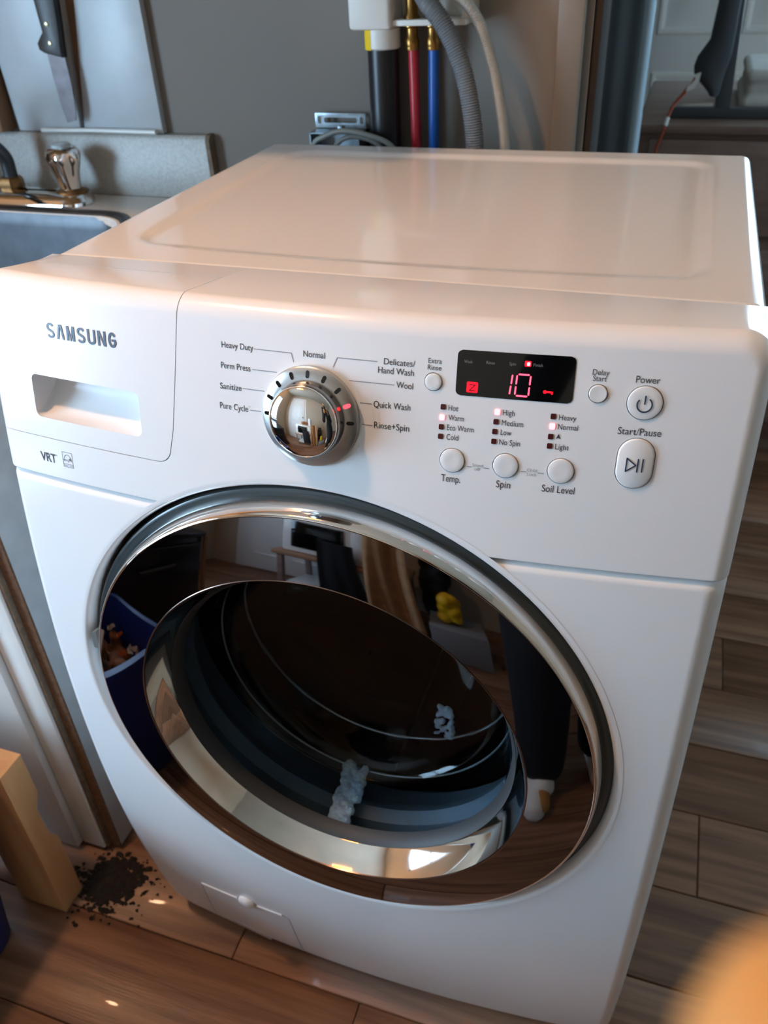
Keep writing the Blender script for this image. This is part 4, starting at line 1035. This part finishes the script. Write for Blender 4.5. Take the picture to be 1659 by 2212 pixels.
for P in ([(-.06, -.09, .004), (-.058, -.088, -.016), (-.034, -.085, -.012), (-.02, -.083, -.006)], [(-.06, -.105, .004), (-.057, -.104, -.016), (-.034, -.1, -.012), (-.018, -.098, -.006)], [(-.06, -.12, .004), (-.056, -.12, -.015), (-.034, -.117, -.012), (-.02, -.115, -.006)], [(-.058, -.134, .006), (-.052, -.135, -.012), (-.032, -.132, -.01), (-.02, -.13, -.006)], [(-.06, -.14, .036), (-.054, -.115, .038), (-.038, -.095, .03), (-.022, -.085, .024)]):
    chain(bm, [cl(*p) for p in P], [.0098, .0095, .009, .0082])
for kx_, kz_ in ((.066, .062), (-.06, -.066)):
    s_ = 1 if kx_ > 0 else -1
    for yy in (-.085, -.1, -.115, -.13, -.145): capsule(bm, cl(kx_, yy, .006), cl(s_*(abs(kx_)+.008), yy-.03, .03), .0135, .018)
capsule(bm, palmR, wrR, .026, .024); capsule(bm, wrR, wrR.lerp(elR, .3), .024, .03)
capsule(bm, palmL, wrL, .026, .024); capsule(bm, wrL, wrL.lerp(elL, .3), .024, .03)
hands_neck = bm
nk = Vector((.49, -1.04, 1.45)); hdv = Vector((.475, -.985, 1.60))
capsule(bm, nk, hdv-Vector((0, .03, .05)), .055, .055)
bmesh.ops.create_uvsphere(bm, u_segments=32, v_segments=24, radius=1, matrix=Matrix.Translation(hdv+Vector((0, 0, .03))) @ Matrix.Rotation(radians(-18), 4, 'X') @ Matrix.Diagonal((.075, .095, .115, 1)))
capsule(bm, hdv+Vector((0, .06, -.05)), hdv+Vector((0, .05, -.06)), .035, .03)         # chin
capsule(bm, hdv+Vector((0, .093, .035)), hdv+Vector((0, .112, .002)), .008, .014)        # nose
for sx in (-1, 1):
    capsule(bm, hdv+Vector((sx*.075, -.005, .035)), hdv+Vector((sx*.074, 0, .0)), .014, .01)  # ears
    capsule(bm, hdv+Vector((sx*.012, .094, -.032)), hdv+Vector((0, .096, -.033)), .008, .008)  # lips
# trunk and limbs under the clothes
pel = Vector((.52, -1.02, .93))
capsule(bm, pel+Vector((-.06, 0, 0)), pel+Vector((.06, 0, 0)), .12, .12); capsule(bm, pel, nk-Vector((0, .01, .14)), .12, .13); capsule(bm, shL, shR, .06, .06)
for s_, e_, w_ in ((shR, elR, wrR), (shL, elL, wrL)): capsule(bm, s_, e_, .052, .042); capsule(bm, e_, w_, .042, .026)
ft = [Vector((.36, -.64, .07)), Vector((.62, -.74, .07))]
for f_, hx in zip(ft, (-.09, .09)):
    hp = pel+Vector((hx, 0, -.05)); kn2 = Vector((f_.x+.02, (hp.y+f_.y)/2+.10, .50))
    capsule(bm, hp, kn2, .085, .058); capsule(bm, kn2, f_+Vector((0, -.06, .04)), .058, .04); capsule(bm, f_+Vector((0, -.06, 0)), f_+Vector((-.02, .1, -.03)), .04, .03)
link('body', remesh(bm_me(bm, 'm'), .0045, 3), 'skin', pr)
bm = bmesh.new()
capsule(bm, pel+Vector((-.05, 0, .0)), pel+Vector((.05, 0, .0)), .15, .15); capsule(bm, pel, nk-Vector((0, .01, .16)), .145, .155); capsule(bm, shL, shR, .085, .085)
for s_, e_, w_ in ((shR, elR, wrR), (shL, elL, wrL)): capsule(bm, s_, e_, .078, .062); capsule(bm, e_, e_.lerp(w_, .86), .062, .042)
link('sweater', remesh(bm_me(bm, 'm'), .012, 3), 'black_cloth', pr)
bm = bmesh.new()
capsule(bm, pel+Vector((-.06, 0, -.04)), pel+Vector((.06, 0, -.04)), .148, .148)
for f_, hx in zip(ft, (-.09, .09)):
    hp = pel+Vector((hx, 0, -.06)); kn2 = Vector((f_.x+.02, (hp.y+f_.y)/2+.10, .50))
    capsule(bm, hp, kn2, .135, .11); capsule(bm, kn2, f_+Vector((0, -.04, .045)), .11, .085)
link('trousers', remesh(bm_me(bm, 'm'), .012, 3), 'black_cloth', pr)
for f_ in ft:
    bm = bmesh.new(); capsule(bm, f_+Vector((0, -.075, -.025)), f_+Vector((-.04, .10, -.035)), .047, .038); capsule(bm, f_+Vector((0, -.06, .0)), f_+Vector((-.005, .03, -.01)), .047, .042); capsule(bm, f_+Vector((0, -.07, -.05)), f_+Vector((-.04, .11, -.052)), .04, .034)
    me = remesh(bm_me(bm, 'm'), .006, 3)
    for v in me.vertices: v.co.z = max(v.co.z, .002)
    link('shoe', me, 'shoe_white', pr)
bm = bmesh.new()
bmesh.ops.create_uvsphere(bm, u_segments=32, v_segments=24, radius=1, matrix=Matrix.Translation(hdv+Vector((0, -.022, .048))) @ Matrix.Diagonal((.085, .098, .112, 1)))
link('hair', bm_me(bm, 'm'), 'hair', pr)

# ceiling lamp
lp = thing('ceiling_lamp', 'square amber flush ceiling lamp with a bare warm bulb', 'lamp', (-.62, -.3, 2.3))
link('canopy', box((-.76, -.44, 2.375), (-.48, -.16, 2.4), .004), 'brass', lp)
link('shade', boxes([((-.78, -.46, 2.27), (-.46, -.454, 2.375)), ((-.78, -.146, 2.27), (-.46, -.14, 2.375)), ((-.78, -.454, 2.27), (-.774, -.146, 2.375)), ((-.466, -.454, 2.27), (-.46, -.146, 2.375))]), 'amber_shade', lp)
link('bulb', lathe([(.013, .06), (.014, .04), (.028, .015), (.03, .0), (.024, -.02), (.012, -.029), (.001, -.031)], (-.62, -.3, 2.31), (0, 0, 1), 24), 'bulb', lp)
ld = bpy.data.lights.new('lamp_light', 'POINT'); ld.energy = LAMP_W; ld.color = (1.0, .62, .36); ld.shadow_soft_size = .05
lo_ = bpy.data.objects.new('lamp_light', ld); COL.objects.link(lo_); lo_.location = (-.62, -.3, 2.25)
